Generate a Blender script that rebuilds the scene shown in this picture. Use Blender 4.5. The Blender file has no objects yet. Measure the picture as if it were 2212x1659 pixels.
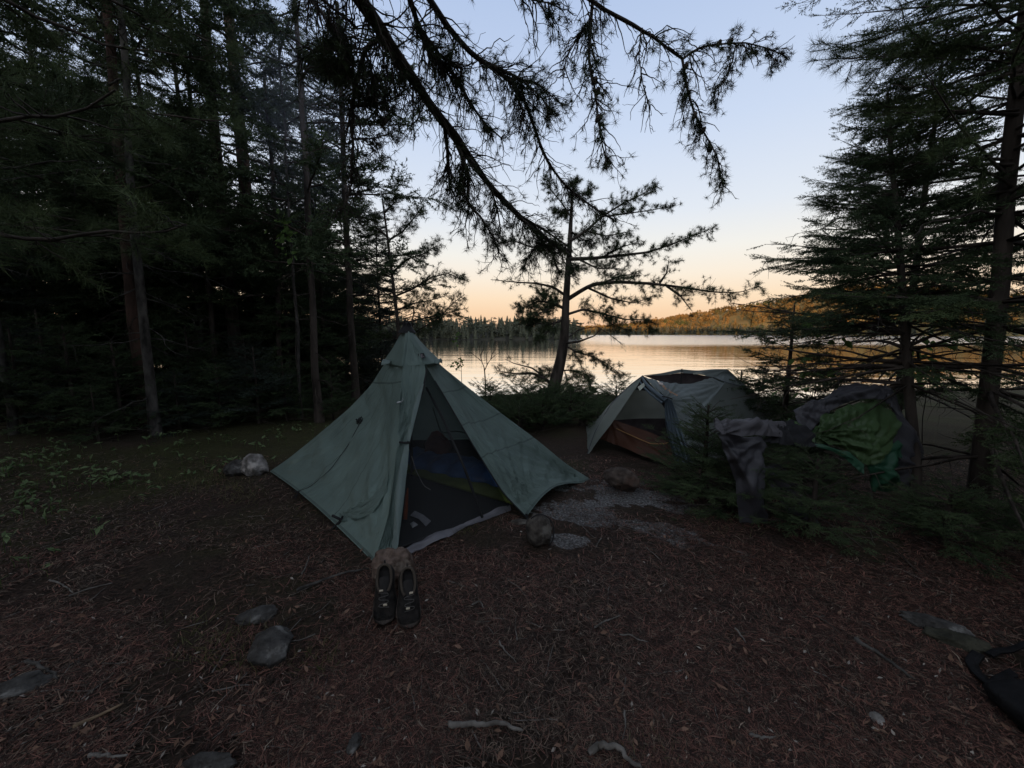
# Lakeside camp at dusk: helpers, camera, sky, sun, ground, lake, far shore
import bpy, math, random
import numpy as np
from mathutils import Vector, Matrix

SEED = 7
rng = np.random.default_rng(SEED)
random.seed(SEED)
scn = bpy.context.scene
col = scn.collection
PI = math.pi

# ---------------------------------------------------------------- mesh builder
class MB:
    def __init__(self):
        self.v = []; self.f = []; self.n = 0; self.uv = []
    def add(self, verts, faces, mi=0, uv=None):
        verts = np.asarray(verts, float).reshape(-1, 3)
        faces = np.asarray(faces, int)
        if len(faces) == 0: return
        self.v.append(verts); self.f.append((faces + self.n, mi))
        self.uv.append(uv if uv is not None else np.zeros((len(verts), 2)))
        self.n += len(verts)
    def tris(self, T, mi=0):
        T = np.asarray(T, float).reshape(-1, 3, 3)
        if len(T): self.add(T.reshape(-1, 3), np.arange(len(T) * 3).reshape(-1, 3), mi)
    def grid(self, P, mi=0, uv=None, closed=False):
        P = np.asarray(P, float); a, b = P.shape[:2]
        idx = np.arange(a * b).reshape(a, b)
        if closed: idx = np.concatenate([idx, idx[:, :1]], 1)
        f = np.stack([idx[:-1, :-1], idx[1:, :-1], idx[1:, 1:], idx[:-1, 1:]], -1).reshape(-1, 4)
        self.add(P.reshape(-1, 3), f, mi, None if uv is None else uv.reshape(-1, 2))
    def box(self, c, s, R=None, mi=0, bev=0.0):
        c = np.asarray(c, float); s = np.asarray(s, float) / 2
        q = np.array([[x, y, z] for x in (-1, 1) for y in (-1, 1) for z in (-1, 1)], float) * s
        if R is not None: q = q @ np.asarray(R).T
        self.add(q + c, [[0, 1, 3, 2], [4, 6, 7, 5], [0, 4, 5, 1], [2, 3, 7, 6], [0, 2, 6, 4], [1, 5, 7, 3]], mi)
    def tube(self, pts, rad, sides=6, mi=0, cap=True):
        pts = np.asarray(pts, float); n = len(pts)
        rad = np.broadcast_to(np.asarray(rad, float), (n,))
        t = np.gradient(pts, axis=0); t /= np.linalg.norm(t, axis=1)[:, None] + 1e-12
        ref = np.array([0.0, 0, 1]) if abs(t[:, 2]).mean() < 0.8 else np.array([1.0, 0, 0])
        a = np.cross(t, ref); a /= np.linalg.norm(a, axis=1)[:, None] + 1e-12
        b = np.cross(t, a)
        th = np.arange(sides) * 2 * PI / sides
        P = pts[:, None] + rad[:, None, None] * (np.cos(th)[None, :, None] * a[:, None] + np.sin(th)[None, :, None] * b[:, None])
        self.grid(P, mi, closed=True)
        if cap and sides > 3:
            for k in (0, n - 1):
                o = self.n
                self.add(P[k], [[i, (i + 1) % sides, (i + 2) % sides] for i in ([0] if sides == 3 else [0])] + [[0, i, i + 1] for i in range(2, sides - 1)], mi)
    def build(self, name, mats, parent=None, smooth=False, loc=None):
        me = bpy.data.meshes.new(name)
        if not isinstance(mats, (list, tuple)): mats = [mats]
        for m in mats: me.materials.append(m)
        V = np.concatenate(self.v); me.vertices.add(len(V))
        if loc is not None: V = V - np.asarray(loc)
        me.vertices.foreach_set('co', V.astype(np.float32).ravel())
        L = np.concatenate([f.ravel() for f, _ in self.f])
        lens = np.concatenate([np.full(len(f), f.shape[1]) for f, _ in self.f])
        mi = np.concatenate([np.full(len(f), m) for f, m in self.f])
        st = np.concatenate([[0], np.cumsum(lens)[:-1]])
        me.loops.add(len(L)); me.loops.foreach_set('vertex_index', L.astype(np.int32))
        me.polygons.add(len(lens)); me.polygons.foreach_set('loop_start', st.astype(np.int32))
        me.polygons.foreach_set('material_index', mi.astype(np.int32))
        if smooth: me.polygons.foreach_set('use_smooth', np.ones(len(lens), bool))
        uvl = me.uv_layers.new(name='UVMap')
        U = np.concatenate(self.uv)
        uvl.data.foreach_set('uv', U[L].astype(np.float32).ravel())
        me.update(calc_edges=True); me.validate()
        o = bpy.data.objects.new(name, me); col.objects.link(o)
        if loc is not None: o.location = loc
        if parent is not None: o.parent = parent
        return o

def tag(o, label=None, cat=None, group=None, kind=None):
    if label: o['label'] = label
    if cat: o['category'] = cat
    if group: o['group'] = group
    if kind: o['kind'] = kind
    return o
def thing(name, label, cat, group=None, loc=(0, 0, 0)):
    o = bpy.data.objects.new(name, None); col.objects.link(o); o.location = loc; o.empty_display_size = 0.1
    return tag(o, label, cat, group)
def copy_tree(o, label=None, loc=None, rz=None, sc=None):
    c = o.copy(); col.objects.link(c)
    for ch in o.children:
        d = ch.copy(); col.objects.link(d); d.parent = c
    if label: c['label'] = label
    if loc is not None: c.location = loc
    if rz is not None: c.rotation_euler = (0, 0, rz)
    if sc is not None: c.scale = (sc, sc, sc) if np.isscalar(sc) else sc
    return c

# ---------------------------------------------------------------- materials
def mat(name):
    m = bpy.data.materials.new(name); m.use_nodes = True
    return m, m.node_tree.nodes, m.node_tree.links, m.node_tree.nodes['Principled BSDF']
def noise_mat(name, c1, c2, scale=5.0, rough=0.9, c3=None, scale3=1.0, stretch=None, bump=0.0, bscale=30.0, detail=5.0, lo=0.35, hi=0.65,
              transl=0.0, spec=0.2, th3=(0.55, 0.62)):
    m, N, L, B = mat(name)
    tc = N.new('ShaderNodeTexCoord'); mp = N.new('ShaderNodeMapping'); L.new(tc.outputs['Object'], mp.inputs[0])
    if stretch: mp.inputs['Scale'].default_value = stretch
    nz = N.new('ShaderNodeTexNoise'); nz.inputs['Scale'].default_value = scale; nz.inputs['Detail'].default_value = detail
    L.new(mp.outputs[0], nz.inputs['Vector'])
    r = N.new('ShaderNodeValToRGB'); r.color_ramp.elements[0].position = lo; r.color_ramp.elements[1].position = hi
    r.color_ramp.elements[0].color = (*c1, 1); r.color_ramp.elements[1].color = (*c2, 1)
    L.new(nz.outputs['Fac'], r.inputs[0]); out = r.outputs[0]
    if c3:
        n3 = N.new('ShaderNodeTexNoise'); n3.inputs['Scale'].default_value = scale3; n3.inputs['Detail'].default_value = 6
        L.new(mp.outputs[0], n3.inputs['Vector'])
        r3 = N.new('ShaderNodeValToRGB'); r3.color_ramp.elements[0].position = th3[0]; r3.color_ramp.elements[1].position = th3[1]
        L.new(n3.outputs['Fac'], r3.inputs[0])
        mx = N.new('ShaderNodeMix'); mx.data_type = 'RGBA'; L.new(r3.outputs[0], mx.inputs[0]); L.new(out, mx.inputs[6])
        mx.inputs[7].default_value = (*c3, 1); out = mx.outputs[2]
    L.new(out, B.inputs['Base Color']); B.inputs['Roughness'].default_value = rough; B.inputs['Specular IOR Level'].default_value = spec
    if bump:
        nb = N.new('ShaderNodeTexNoise'); nb.inputs['Scale'].default_value = bscale; nb.inputs['Detail'].default_value = 6
        L.new(mp.outputs[0], nb.inputs['Vector'])
        bp = N.new('ShaderNodeBump'); bp.inputs['Strength'].default_value = bump; bp.inputs['Distance'].default_value = 0.02
        L.new(nb.outputs['Fac'], bp.inputs['Height']); L.new(bp.outputs[0], B.inputs['Normal'])
    if transl:
        T = N.new('ShaderNodeBsdfTranslucent'); L.new(out, T.inputs['Color'])
        ms = N.new('ShaderNodeMixShader'); ms.inputs[0].default_value = transl
        L.new(B.outputs[0], ms.inputs[1]); L.new(T.outputs[0], ms.inputs[2])
        L.new(ms.outputs[0], N['Material Output'].inputs['Surface'])
    return m
def plain(name, c, rough=0.7, spec=0.3, metal=0.0):
    m = noise_mat(name, tuple(x * 0.8 for x in c), tuple(min(1, x * 1.15) for x in c), 14.0, rough, spec=spec)
    return m

# ---------------------------------------------------------------- camera model: pixels measured on a 2212x1659 view of the photograph
F = 0.376 * 2212; CXP, CYP = 1106.0, 829.5; CAMH = 1.5; PITCH = math.radians(7.55)
sp, cp = math.sin(PITCH), math.cos(PITCH)
def ray(px, py):
    u = (px - CXP) / F; v = (CYP - py) / F
    return np.array([u, cp + v * sp, v * cp - sp])
CAM = np.array([0, 0, CAMH])
def D(px, py, Y):
    r = ray(px, py); return CAM + r * (Y / r[1])
def G(px, py, z=0.0):
    r = ray(px, py); return CAM + r * ((z - CAMH) / r[2])
def OP(px, py, a, b):                      # on the plane Y = a + b z
    r = ray(px, py); k = r[2] / r[1]; Y = (a + b * CAMH) / (1 - b * k); return CAM + r * (Y / r[1])
cam_d = bpy.data.cameras.new('camera'); cam = bpy.data.objects.new('camera', cam_d); col.objects.link(cam)
cam.location = CAM; cam.rotation_euler = (PI / 2 - PITCH, 0, 0)
cam_d.sensor_width = 36; cam_d.lens = 36 * 0.376; cam_d.clip_end = 6000; cam_d.clip_start = 0.02
scn.camera = cam

# ---------------------------------------------------------------- sky and sun
SUN_EL = math.radians(1.75); SUN_AZ = math.radians(16)      # sun behind the camera, a little to the left
sun_dir = np.array([-math.sin(SUN_AZ), -math.cos(SUN_AZ), math.tan(SUN_EL)])
w = bpy.data.worlds.new('World'); scn.world = w; w.use_nodes = True
N, L = w.node_tree.nodes, w.node_tree.links
bg = N['Background']
sky = N.new('ShaderNodeTexSky'); sky.sky_type = 'NISHITA'; sky.sun_disc = False
sky.sun_elevation = SUN_EL; sky.sun_rotation = math.atan2(sun_dir[0], sun_dir[1])
tc = N.new('ShaderNodeTexCoord'); sx = N.new('ShaderNodeSeparateXYZ'); L.new(tc.outputs['Generated'], sx.inputs[0])
rp = N.new('ShaderNodeValToRGB'); L.new(sx.outputs['Z'], rp.inputs[0])
stops = [(0.0, (.82, .48, .29)), (.034, (.92, .59, .35)), (.085, (.95, .71, .49)), (.135, (.93, .80, .66)), (.19, (.87, .84, .79)), (.27, (.73, .785, .88)),
         (.42, (.575, .685, .895)), (.61, (.43, .56, .83)), (.8, (.36, .43, .56)), (1.0, (.32, .36, .43))]
stops = [(p, tuple(1.03 * (.87 * k + .13 * (.3 * c[0] + .6 * c[1] + .1 * c[2])) for k in c)) for p, c in stops]
el = rp.color_ramp.elements
while len(el) < len(stops): el.new(0.5)
for e, (p, c) in zip(el, stops): e.position = p; e.color = (*c, 1)
mul = N.new('ShaderNodeVectorMath'); mul.operation = 'SCALE'; mul.inputs['Scale'].default_value = 0.10 * 0.3
L.new(sky.outputs[0], mul.inputs[0])
rs = N.new('ShaderNodeVectorMath'); rs.operation = 'SCALE'; rs.inputs['Scale'].default_value = 0.97
L.new(rp.outputs[0], rs.inputs[0])
ad = N.new('ShaderNodeVectorMath'); ad.operation = 'ADD'; L.new(mul.outputs[0], ad.inputs[0]); L.new(rs.outputs[0], ad.inputs[1])
# brighter half of the sky round the setting sun
dt_ = N.new('ShaderNodeVectorMath'); dt_.operation = 'DOT_PRODUCT'; dt_.inputs[1].default_value = tuple(sun_dir / np.linalg.norm(sun_dir)); L.new(tc.outputs['Generated'], dt_.inputs[0])
gl = N.new('ShaderNodeMapRange'); gl.interpolation_type = 'SMOOTHSTEP'; gl.inputs['From Min'].default_value = -.1; gl.inputs['From Max'].default_value = 1; gl.inputs['To Min'].default_value = 1; gl.inputs['To Max'].default_value = 2.8
L.new(dt_.outputs['Value'], gl.inputs['Value'])
fs = N.new('ShaderNodeVectorMath'); fs.operation = 'SCALE'; L.new(ad.outputs[0], fs.inputs[0]); L.new(gl.outputs[0], fs.inputs['Scale'])
wt = N.new('ShaderNodeMix'); wt.data_type = 'RGBA'; wt.blend_type = 'MULTIPLY'; gm = N.new('ShaderNodeMapRange'); gm.inputs['From Min'].default_value = 1; gm.inputs['From Max'].default_value = 2.2; L.new(gl.outputs[0], gm.inputs['Value'])
L.new(gm.outputs[0], wt.inputs[0]); L.new(fs.outputs[0], wt.inputs[6]); wt.inputs[7].default_value = (1.02, .95, .85, 1)
L.new(wt.outputs[2], bg.inputs['Color']); bg.inputs['Strength'].default_value = 1.0
sl = bpy.data.lights.new('sun', 'SUN'); sl.energy = 5.0; sl.angle = math.radians(0.5); sl.color = (1.0, 0.44, 0.15)
so = bpy.data.objects.new('sun', sl); col.objects.link(so)
so.rotation_euler = Vector(tuple(sun_dir)).to_track_quat('Z', 'Y').to_euler()
scn.view_settings.view_transform = 'Standard'; scn.view_settings.look = 'None'
scn.view_settings.exposure = 0; scn.view_settings.gamma = 1
scn.cycles.use_denoising = True
scn.cycles.max_bounces = 5; scn.cycles.diffuse_bounces = 2; scn.cycles.glossy_bounces = 2; scn.cycles.transmission_bounces = 3
scn.cycles.transparent_max_bounces = 12; scn.cycles.caustics_reflective = False; scn.cycles.caustics_refractive = False

# ---------------------------------------------------------------- smooth value noise
def vnoise(x, y, seed=0):
    xi = np.floor(x).astype(int); yi = np.floor(y).astype(int); fx = x - xi; fy = y - yi
    fx = fx * fx * (3 - 2 * fx); fy = fy * fy * (3 - 2 * fy)
    def h(a, b):
        n = (a * 374761393 + b * 668265263 + seed * 974711) & 0x7fffffff
        n = ((n ^ (n >> 13)) * 1274126177) & 0x7fffffff
        return ((n ^ (n >> 16)) & 0xffff) / 65535.0
    return (h(xi, yi) * (1 - fx) + h(xi + 1, yi) * fx) * (1 - fy) + (h(xi, yi + 1) * (1 - fx) + h(xi + 1, yi + 1) * fx) * fy - 0.5
def fbm(x, y, o=4, seed=0):
    x = np.asarray(x, float); y = np.asarray(y, float)
    return sum(vnoise(x * 2 ** i, y * 2 ** i, seed + i) / 2 ** i for i in range(o))
def sstep(a, b, x):
    t = np.clip((x - a) / (b - a), 0, 1); return t * t * (3 - 2 * t)

# ---------------------------------------------------------------- ground of the camp
WATER_Z = -2.0
def shore_y(x):
    return 9.6 + 0.5 * np.sin(x * 0.45 + 1) + 0.3 * np.sin(x * 1.3) + sstep(-5.5, -10, x) * 3 + sstep(6, 12, x) * 1.5
def rock_mask(x, y):                       # worn bedrock showing through the litter beside the tent
    m = np.zeros_like(x)
    for (cx, cy, a, b, ang) in ((1.05, 3.35, .80, .22, -.35), (.50, 3.05, .45, .22, -.2), (1.15, 2.72, .50, .16, -.6), (.33, 2.62, .28, .10, 0), (.95, 3.72, .55, .10, -.25)):
        dx, dy = x - cx, y - cy; c, s = math.cos(ang), math.sin(ang)
        q = ((dx * c + dy * s) / a) ** 2 + ((-dx * s + dy * c) / b) ** 2
        m = np.maximum(m, np.clip(1.35 - q, 0, 1))
    return np.clip(m + fbm(x * 5, y * 5, 4, 31) * 1.3 * (m > 0.02), 0, 1)
def gz(x, y):
    x = np.asarray(x, float); y = np.asarray(y, float)
    z = fbm(x * 0.5, y * 0.5, 3, 3) * 0.05 + fbm(x * 2.2, y * 2.2, 3, 9) * 0.022
    z = z + 0.05 * np.exp(-(((x - 1.0) / 1.0) ** 2 + ((y - 3.2) / .6) ** 2)) - 0.012
    z = z + sstep(-3.5, -7, x) * 0.18 * sstep(2, 5, y)
    z = z * (1 - 0.0) - (2.6) * sstep(shore_y(x) - 0.7, shore_y(x) + 1.2, y)
    return z
def gzs(x, y): return float(gz(np.array([x]), np.array([y]))[0])
def nonuni(lo, hi, c, fine, grow):
    r = [c]; st = fine
    while r[-1] < hi: r.append(r[-1] + st); st *= grow
    l = [c]; st = fine
    while l[-1] > lo: l.append(l[-1] - st); st *= grow
    return np.array(sorted(set(l[1:] + r)))
xs = nonuni(-60, 60, 0, 0.03, 1.012); ys = nonuni(-40, 13.5, 2.2, 0.025, 1.010)
X, Y = np.meshgrid(xs, ys, indexing='ij')
Z = gz(X, Y)
micro = fbm(X * 14, Y * 14, 3, 55) * 0.022 * (1 - rock_mask(X, Y) * .5)
Z = Z + micro * np.exp(-((X / 7) ** 2 + ((Y - 2.5) / 6) ** 2)) + sstep(-8, -35, Y) * 3
mb = MB(); mb.grid(np.stack([X, Y, Z], -1)[:, ::-1])
def ground_mat():
    m, N, L, B = mat('needle_litter_soil')
    tc = N.new('ShaderNodeTexCoord')
    def nz(s, d=6, stretch=None):
        n = N.new('ShaderNodeTexNoise'); n.inputs['Scale'].default_value = s; n.inputs['Detail'].default_value = d; n.inputs['Roughness'].default_value = .65
        L.new(tc.outputs['Object'], n.inputs['Vector']); return n.outputs['Fac']
    def ramp(s, *st):
        r = N.new('ShaderNodeValToRGB'); e = r.color_ramp.elements
        while len(e) < len(st): e.new(.5)
        for k, (p, c) in zip(e, st): k.position = p; k.color = (*c, 1)
        L.new(s, r.inputs[0]); return r.outputs[0]
    def mix(f, a, b):
        x = N.new('ShaderNodeMix'); x.data_type = 'RGBA'; L.new(f, x.inputs[0]); L.new(a, x.inputs[6])
        if isinstance(b, tuple): x.inputs[7].default_value = (*b, 1)
        else: L.new(b, x.inputs[7])
        return x.outputs[2]
    base = ramp(nz(45, 8), (.32, (.010, .008, .006)), (.5, (.032, .021, .016)), (.72, (.085, .052, .039)))
    big = ramp(nz(1.3, 4), (.42, (0, 0, 0)), (.62, (1, 1, 1)))
    base = mix(big, base, ramp(nz(60, 8), (.35, (.012, .010, .007)), (.6, (.042, .032, .021)), (.8, (.10, .074, .046))))
    at = N.new('ShaderNodeAttribute'); at.attribute_name = 'moss'
    ms = mix(at.outputs['Fac'], base, ramp(nz(38, 8), (.3, (.012, .016, .005)), (.55, (.045, .05, .014)), (.75, (.07, .085, .025))))
    ar = N.new('ShaderNodeAttribute'); ar.attribute_name = 'rock'
    rk = ramp(nz(55, 8), (.3, (.024, .021, .020)), (.46, (.075, .07, .068)), (.60, (.17, .166, .163)), (.74, (.38, .37, .36)))
    rn = N.new('ShaderNodeMath'); rn.operation = 'MULTIPLY_ADD'; rn.inputs[1].default_value = 1.1; L.new(nz(30, 8), rn.inputs[0]); rq = N.new('ShaderNodeMath'); rq.operation = 'MULTIPLY_ADD'; rq.inputs[1].default_value = 1.3; L.new(nz(5.5, 5), rq.inputs[0]); L.new(ar.outputs['Fac'], rq.inputs[2]); L.new(rq.outputs[0], rn.inputs[2])
    rm = N.new('ShaderNodeMapRange'); rm.interpolation_type = 'SMOOTHSTEP'; rm.inputs['From Min'].default_value = 1.72; rm.inputs['From Max'].default_value = 1.95; L.new(rn.outputs[0], rm.inputs['Value'])
    rz_ = N.new('ShaderNodeMath'); rz_.operation = 'MULTIPLY'; L.new(rm.outputs[0], rz_.inputs[0]); gt = N.new('ShaderNodeMath'); gt.operation = 'GREATER_THAN'; gt.inputs[1].default_value = .04; L.new(ar.outputs['Fac'], gt.inputs[0]); L.new(gt.outputs[0], rz_.inputs[1])
    fin = mix(rz_.outputs[0], ms, rk)
    L.new(fin, B.inputs['Base Color']); B.inputs['Roughness'].default_value = .95; B.inputs['Specular IOR Level'].default_value = .15
    bp = N.new('ShaderNodeBump'); bp.inputs['Strength'].default_value = .9; bp.inputs['Distance'].default_value = .02
    L.new(nz(70, 8), bp.inputs['Height']); L.new(bp.outputs[0], B.inputs['Normal'])
    return m
ground = mb.build('ground', ground_mat(), smooth=True); tag(ground, kind='structure')
me = ground.data
co = np.empty(len(me.vertices) * 3, np.float32); me.vertices.foreach_get('co', co); co = co.reshape(-1, 3)
def set_attr(name, vals):
    a = me.attributes.new(name, 'FLOAT', 'POINT'); a.data.foreach_set('value', vals.astype(np.float32))
gx, gy = co[:, 0].astype(float), co[:, 1].astype(float)
set_attr('rock', np.clip(rock_mask(gx, gy) * 1.3 - .15 + fbm(gx * 22, gy * 22, 3, 77) * .9 * (rock_mask(gx, gy) > .03), 0, 1))
moss = np.clip(sstep(-1.8, -4.5, gx - (gy - 4) * .5) * .9 + fbm(gx * 1.4, gy * 1.4, 4, 5) * 1.2 - .1, 0, 1) * sstep(1.4, 3.4, gy + .25 * abs(gx))
moss = np.maximum(moss, sstep(5.0, 6.2, gy) * np.clip(.6 + fbm(gx * 1.5, gy * 1.5, 3, 6), 0, 1))
moss = np.maximum(moss, sstep(2.3, 3.3, gx) * .5)
set_attr('moss', moss * .6)

# ---------------------------------------------------------------- lake
def water_mat():
    m, N, L, B = mat('lake_water')
    N.remove(B)
    tc = N.new('ShaderNodeTexCoord')
    def nz(sc, scale, det):
        mp = N.new('ShaderNodeMapping'); mp.inputs['Scale'].default_value = sc; L.new(tc.outputs['Object'], mp.inputs[0])
        n = N.new('ShaderNodeTexNoise'); n.inputs['Scale'].default_value = scale; n.inputs['Detail'].default_value = det; L.new(mp.outputs[0], n.inputs['Vector'])
        return n.outputs['Fac']
    a = N.new('ShaderNodeMath'); a.operation = 'MULTIPLY_ADD'; L.new(nz((.35, 1, 1), 1.0, 3), a.inputs[0]); a.inputs[1].default_value = 0.55
    c3 = N.new('ShaderNodeMath'); c3.operation = 'MULTIPLY_ADD'; L.new(nz((.28, 1, 1), .28, 2), c3.inputs[0]); c3.inputs[1].default_value = 1.5
    b = N.new('ShaderNodeMath'); b.operation = 'MULTIPLY'; L.new(nz((.5, 1, 1), 4.5, 2), b.inputs[0]); b.inputs[1].default_value = 0.085
    L.new(b.outputs[0], c3.inputs[2]); L.new(c3.outputs[0], a.inputs[2])
    # wind: streak of rougher water far out on the lake
    sy = N.new('ShaderNodeSeparateXYZ'); L.new(tc.outputs['Object'], sy.inputs[0])
    yd = N.new('ShaderNodeMapRange'); yd.inputs['From Min'].default_value = 95; yd.inputs['From Max'].default_value = 125; L.new(sy.outputs['Y'], yd.inputs['Value'])
    xd = N.new('ShaderNodeMapRange'); xd.inputs['From Min'].default_value = 10; xd.inputs['From Max'].default_value = 40; L.new(sy.outputs['X'], xd.inputs['Value'])
    wd = N.new('ShaderNodeMath'); wd.operation = 'MULTIPLY'; L.new(yd.outputs[0], wd.inputs[0]); L.new(xd.outputs[0], wd.inputs[1])
    stn = N.new('ShaderNodeMapRange'); stn.inputs['To Min'].default_value = .13; stn.inputs['To Max'].default_value = .55; L.new(wd.outputs[0], stn.inputs['Value'])
    bp = N.new('ShaderNodeBump'); bp.inputs['Distance'].default_value = .22; L.new(stn.outputs[0], bp.inputs['Strength']); L.new(a.outputs[0], bp.inputs['Height'])
    g = N.new('ShaderNodeBsdfGlossy'); g.inputs['Color'].default_value = (.98, .98, .98, 1); L.new(bp.outputs[0], g.inputs['Normal'])
    rr = N.new('ShaderNodeMapRange'); rr.inputs['To Min'].default_value = .045; rr.inputs['To Max'].default_value = .16; L.new(wd.outputs[0], rr.inputs['Value']); L.new(rr.outputs[0], g.inputs['Roughness'])
    d = N.new('ShaderNodeBsdfDiffuse'); d.inputs['Color'].default_value = (.012, .016, .014, 1)
    fr = N.new('ShaderNodeFresnel'); fr.inputs['IOR'].default_value = 2.5; L.new(bp.outputs[0], fr.inputs['Normal'])
    ms = N.new('ShaderNodeMixShader'); lf = N.new('ShaderNodeMath'); lf.operation = 'MULTIPLY_ADD'; lf.inputs[1].default_value = .2; lf.inputs[2].default_value = .8; L.new(fr.outputs[0], lf.inputs[0]); L.new(lf.outputs[0], ms.inputs[0]); L.new(d.outputs[0], ms.inputs[1]); L.new(g.outputs[0], ms.inputs[2])
    L.new(ms.outputs[0], N['Material Output'].inputs['Surface'])
    return m
mb = MB(); mb.grid(np.array([[[-1500, 7, WATER_Z], [-1500, 1600, WATER_Z]], [[1800, 7, WATER_Z], [1800, 1600, WATER_Z]]])[::-1])
tag(mb.build('lake_water', water_mat()), kind='structure')

# ---------------------------------------------------------------- far hills
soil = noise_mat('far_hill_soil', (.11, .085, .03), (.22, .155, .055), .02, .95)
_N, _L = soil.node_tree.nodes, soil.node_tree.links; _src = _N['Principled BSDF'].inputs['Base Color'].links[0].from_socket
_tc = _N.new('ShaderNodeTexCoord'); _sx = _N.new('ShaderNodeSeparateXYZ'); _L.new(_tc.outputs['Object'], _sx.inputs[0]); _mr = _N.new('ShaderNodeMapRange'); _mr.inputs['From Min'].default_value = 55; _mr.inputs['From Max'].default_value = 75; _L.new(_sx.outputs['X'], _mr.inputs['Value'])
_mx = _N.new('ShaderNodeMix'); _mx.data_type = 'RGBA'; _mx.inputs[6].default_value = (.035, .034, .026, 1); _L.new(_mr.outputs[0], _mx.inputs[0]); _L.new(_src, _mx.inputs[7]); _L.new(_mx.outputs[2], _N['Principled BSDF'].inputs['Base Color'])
def far_shore(x):                          # y of the opposite shoreline
    # near shore across the bay on the left, the long shore far off to the right
    a = 205 + .25 * (x + 20) * (x < -20) * 0 + 6 * np.sin(x * .05)
    t = sstep(38, 62, x)
    far = 700 - 430 * sstep(260, 620, x)
    return a * (1 - t) + far * t
def hill_h(x, y):
    d = y - far_shore(x)
    t = sstep(38, 70, x)
    left = 5 * sstep(0, 60, d) + 3 * sstep(-40, -110, x) * sstep(0, 60, d)
    ang = x / np.maximum(y, 1)
    right = (14 + 66 * sstep(.15, .95, ang) - 34 * sstep(.78, 1.25, ang)) * sstep(0, 330, d) * (1 + .12 * np.sin(x * .021))
    return np.where(d > 0, left * (1 - t) + right * t + .5, -3) + WATER_Z
xx = np.concatenate([np.arange(-700, -80, 20), np.arange(-80, 120, 4), np.arange(120, 1500, 15)]).astype(float)
yy = np.concatenate([np.arange(180, 330, 5), np.arange(330, 1250, 14)]).astype(float)
X, Y = np.meshgrid(xx, yy, indexing='ij'); Z = hill_h(X, Y) + (hill_h(X, Y) > WATER_Z) * fbm(X * .03, Y * .03, 3, 12) * 4
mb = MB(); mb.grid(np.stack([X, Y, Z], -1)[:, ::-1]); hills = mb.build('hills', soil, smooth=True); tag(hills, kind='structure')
# wooded ridge behind the camp: its shadow covers the lake and the foot of the far shore
xx = np.arange(-900, 700, 8.0); yy = np.array([-40, -55, -75, -100, -140, -200, -300], float)
X, Y = np.meshgrid(xx, yy, indexing='ij')
Z = np.interp(Y, [-300, -200, -140, -100, -75, -55, -40], [0, 14, 26, 31.2, 27, 14, 1]) + fbm(X * .02, X * 0, 4, 3) * 5 * (Y < -60) + fbm(X * .13, X * 0, 3, 8) * 4 * (Y < -60)
mb = MB(); mb.grid(np.stack([X, Y, Z], -1)[:, ::-1]); tag(mb.build('hills', soil), kind='structure')
# ---------------------------------------------------------------- foliage templates
def unit(v): 
    v = np.asarray(v, float); return v / (np.linalg.norm(v, axis=-1, keepdims=True) + 1e-12)
def rand_unit(n):
    return unit(rng.normal(size=(n, 3)))
def spikes(p, d, l, wd):
    """thin triangles: base points p, directions d, lengths l, widths wd"""
    s = unit(np.cross(d, rand_unit(len(d)))) * (np.asarray(wd) / 2).reshape(-1, 1)
    return np.stack([p - s, p + s, p + d * np.asarray(l).reshape(-1, 1)], 1)
def place(temps, pos, dirs, scale, roll=None, up=None):
    """put a random template (axis +Z, unit size) at each pos, +Z turned to dirs"""
    n = len(pos)
    if n == 0: return np.zeros((0, 3, 3))
    z = unit(dirs); ref = np.tile([0.0, 0, 1], (n, 1)) if up is None else up
    ref = np.where((abs((z * ref).sum(1)) > .98)[:, None], np.array([1.0, 0, 0]), ref)
    x = unit(np.cross(ref, z)); y = np.cross(z, x)
    if roll is not None:
        c, s = np.cos(roll)[:, None], np.sin(roll)[:, None]; x, y = x * c + y * s, -x * s + y * c
    M = np.stack([x, y, z], -1) * np.asarray(scale).reshape(-1, 1, 1)
    out = []; pick = rng.integers(0, len(temps), n)
    for k, T in enumerate(temps):
        q = pick == k
        if not q.any(): continue
        out.append((np.einsum('nij,tkj->ntki', M[q], T) + pos[q][:, None, None]).reshape(-1, 3, 3))
    return np.concatenate(out)
def tuft(n, spread, wd, fwd=.35):
    d = unit(rng.normal(size=(n, 3)) * spread + np.array([0, 0, fwd]))
    p = np.zeros((n, 3)); p[:, 2] = rng.uniform(-.45, .1, n)
    return spikes(p, d, rng.uniform(.75, 1.1, n), np.full(n, wd))
TUFT = [tuft(20, .8, .06) for _ in range(6)]              # jack pine: short stiff needles
TUFT_LONG = [tuft(34, .62, .028, .5) for _ in range(6)]    # white pine: long soft needles
def brush(n, nl, wd, side=True):
    """a branchlet of unit length along +Z with side twigs in the XZ plane, needles all round"""
    T = []
    def line(a, b, k):
        t = rng.uniform(0, 1, k)[:, None]; p = a + (b - a) * t; ax = unit(b - a)
        d = unit(ax * .75 + rand_unit(k) * .9)
        T.append(spikes(p, d, rng.uniform(.7, 1.2, k) * nl, np.full(k, wd)))
        s = unit(np.cross(ax, rand_unit(1)[0])) * wd * .35
        T.append(np.array([[a - s, a + s, b]]))
    z0 = np.zeros(3)
    line(z0, np.array([0, 0, 1.0]), n)
    if side:
        for h in (.18, .34, .5, .66):
            for sgn in (-1, 1):
                l = (.95 - h) * rng.uniform(.45, .7)
                a = np.array([0, 0, h + rng.uniform(-.05, .05)])
                line(a, a + l * np.array([sgn * .75, rng.uniform(-.2, .12), .72]), max(4, int(n * l * .9)))
    return np.concatenate(T)
BRUSH_FINE = [brush(54, .085, .024) for _ in range(5)]
BRUSH_MID = [brush(24, .13, .042) for _ in range(5)]
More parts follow.
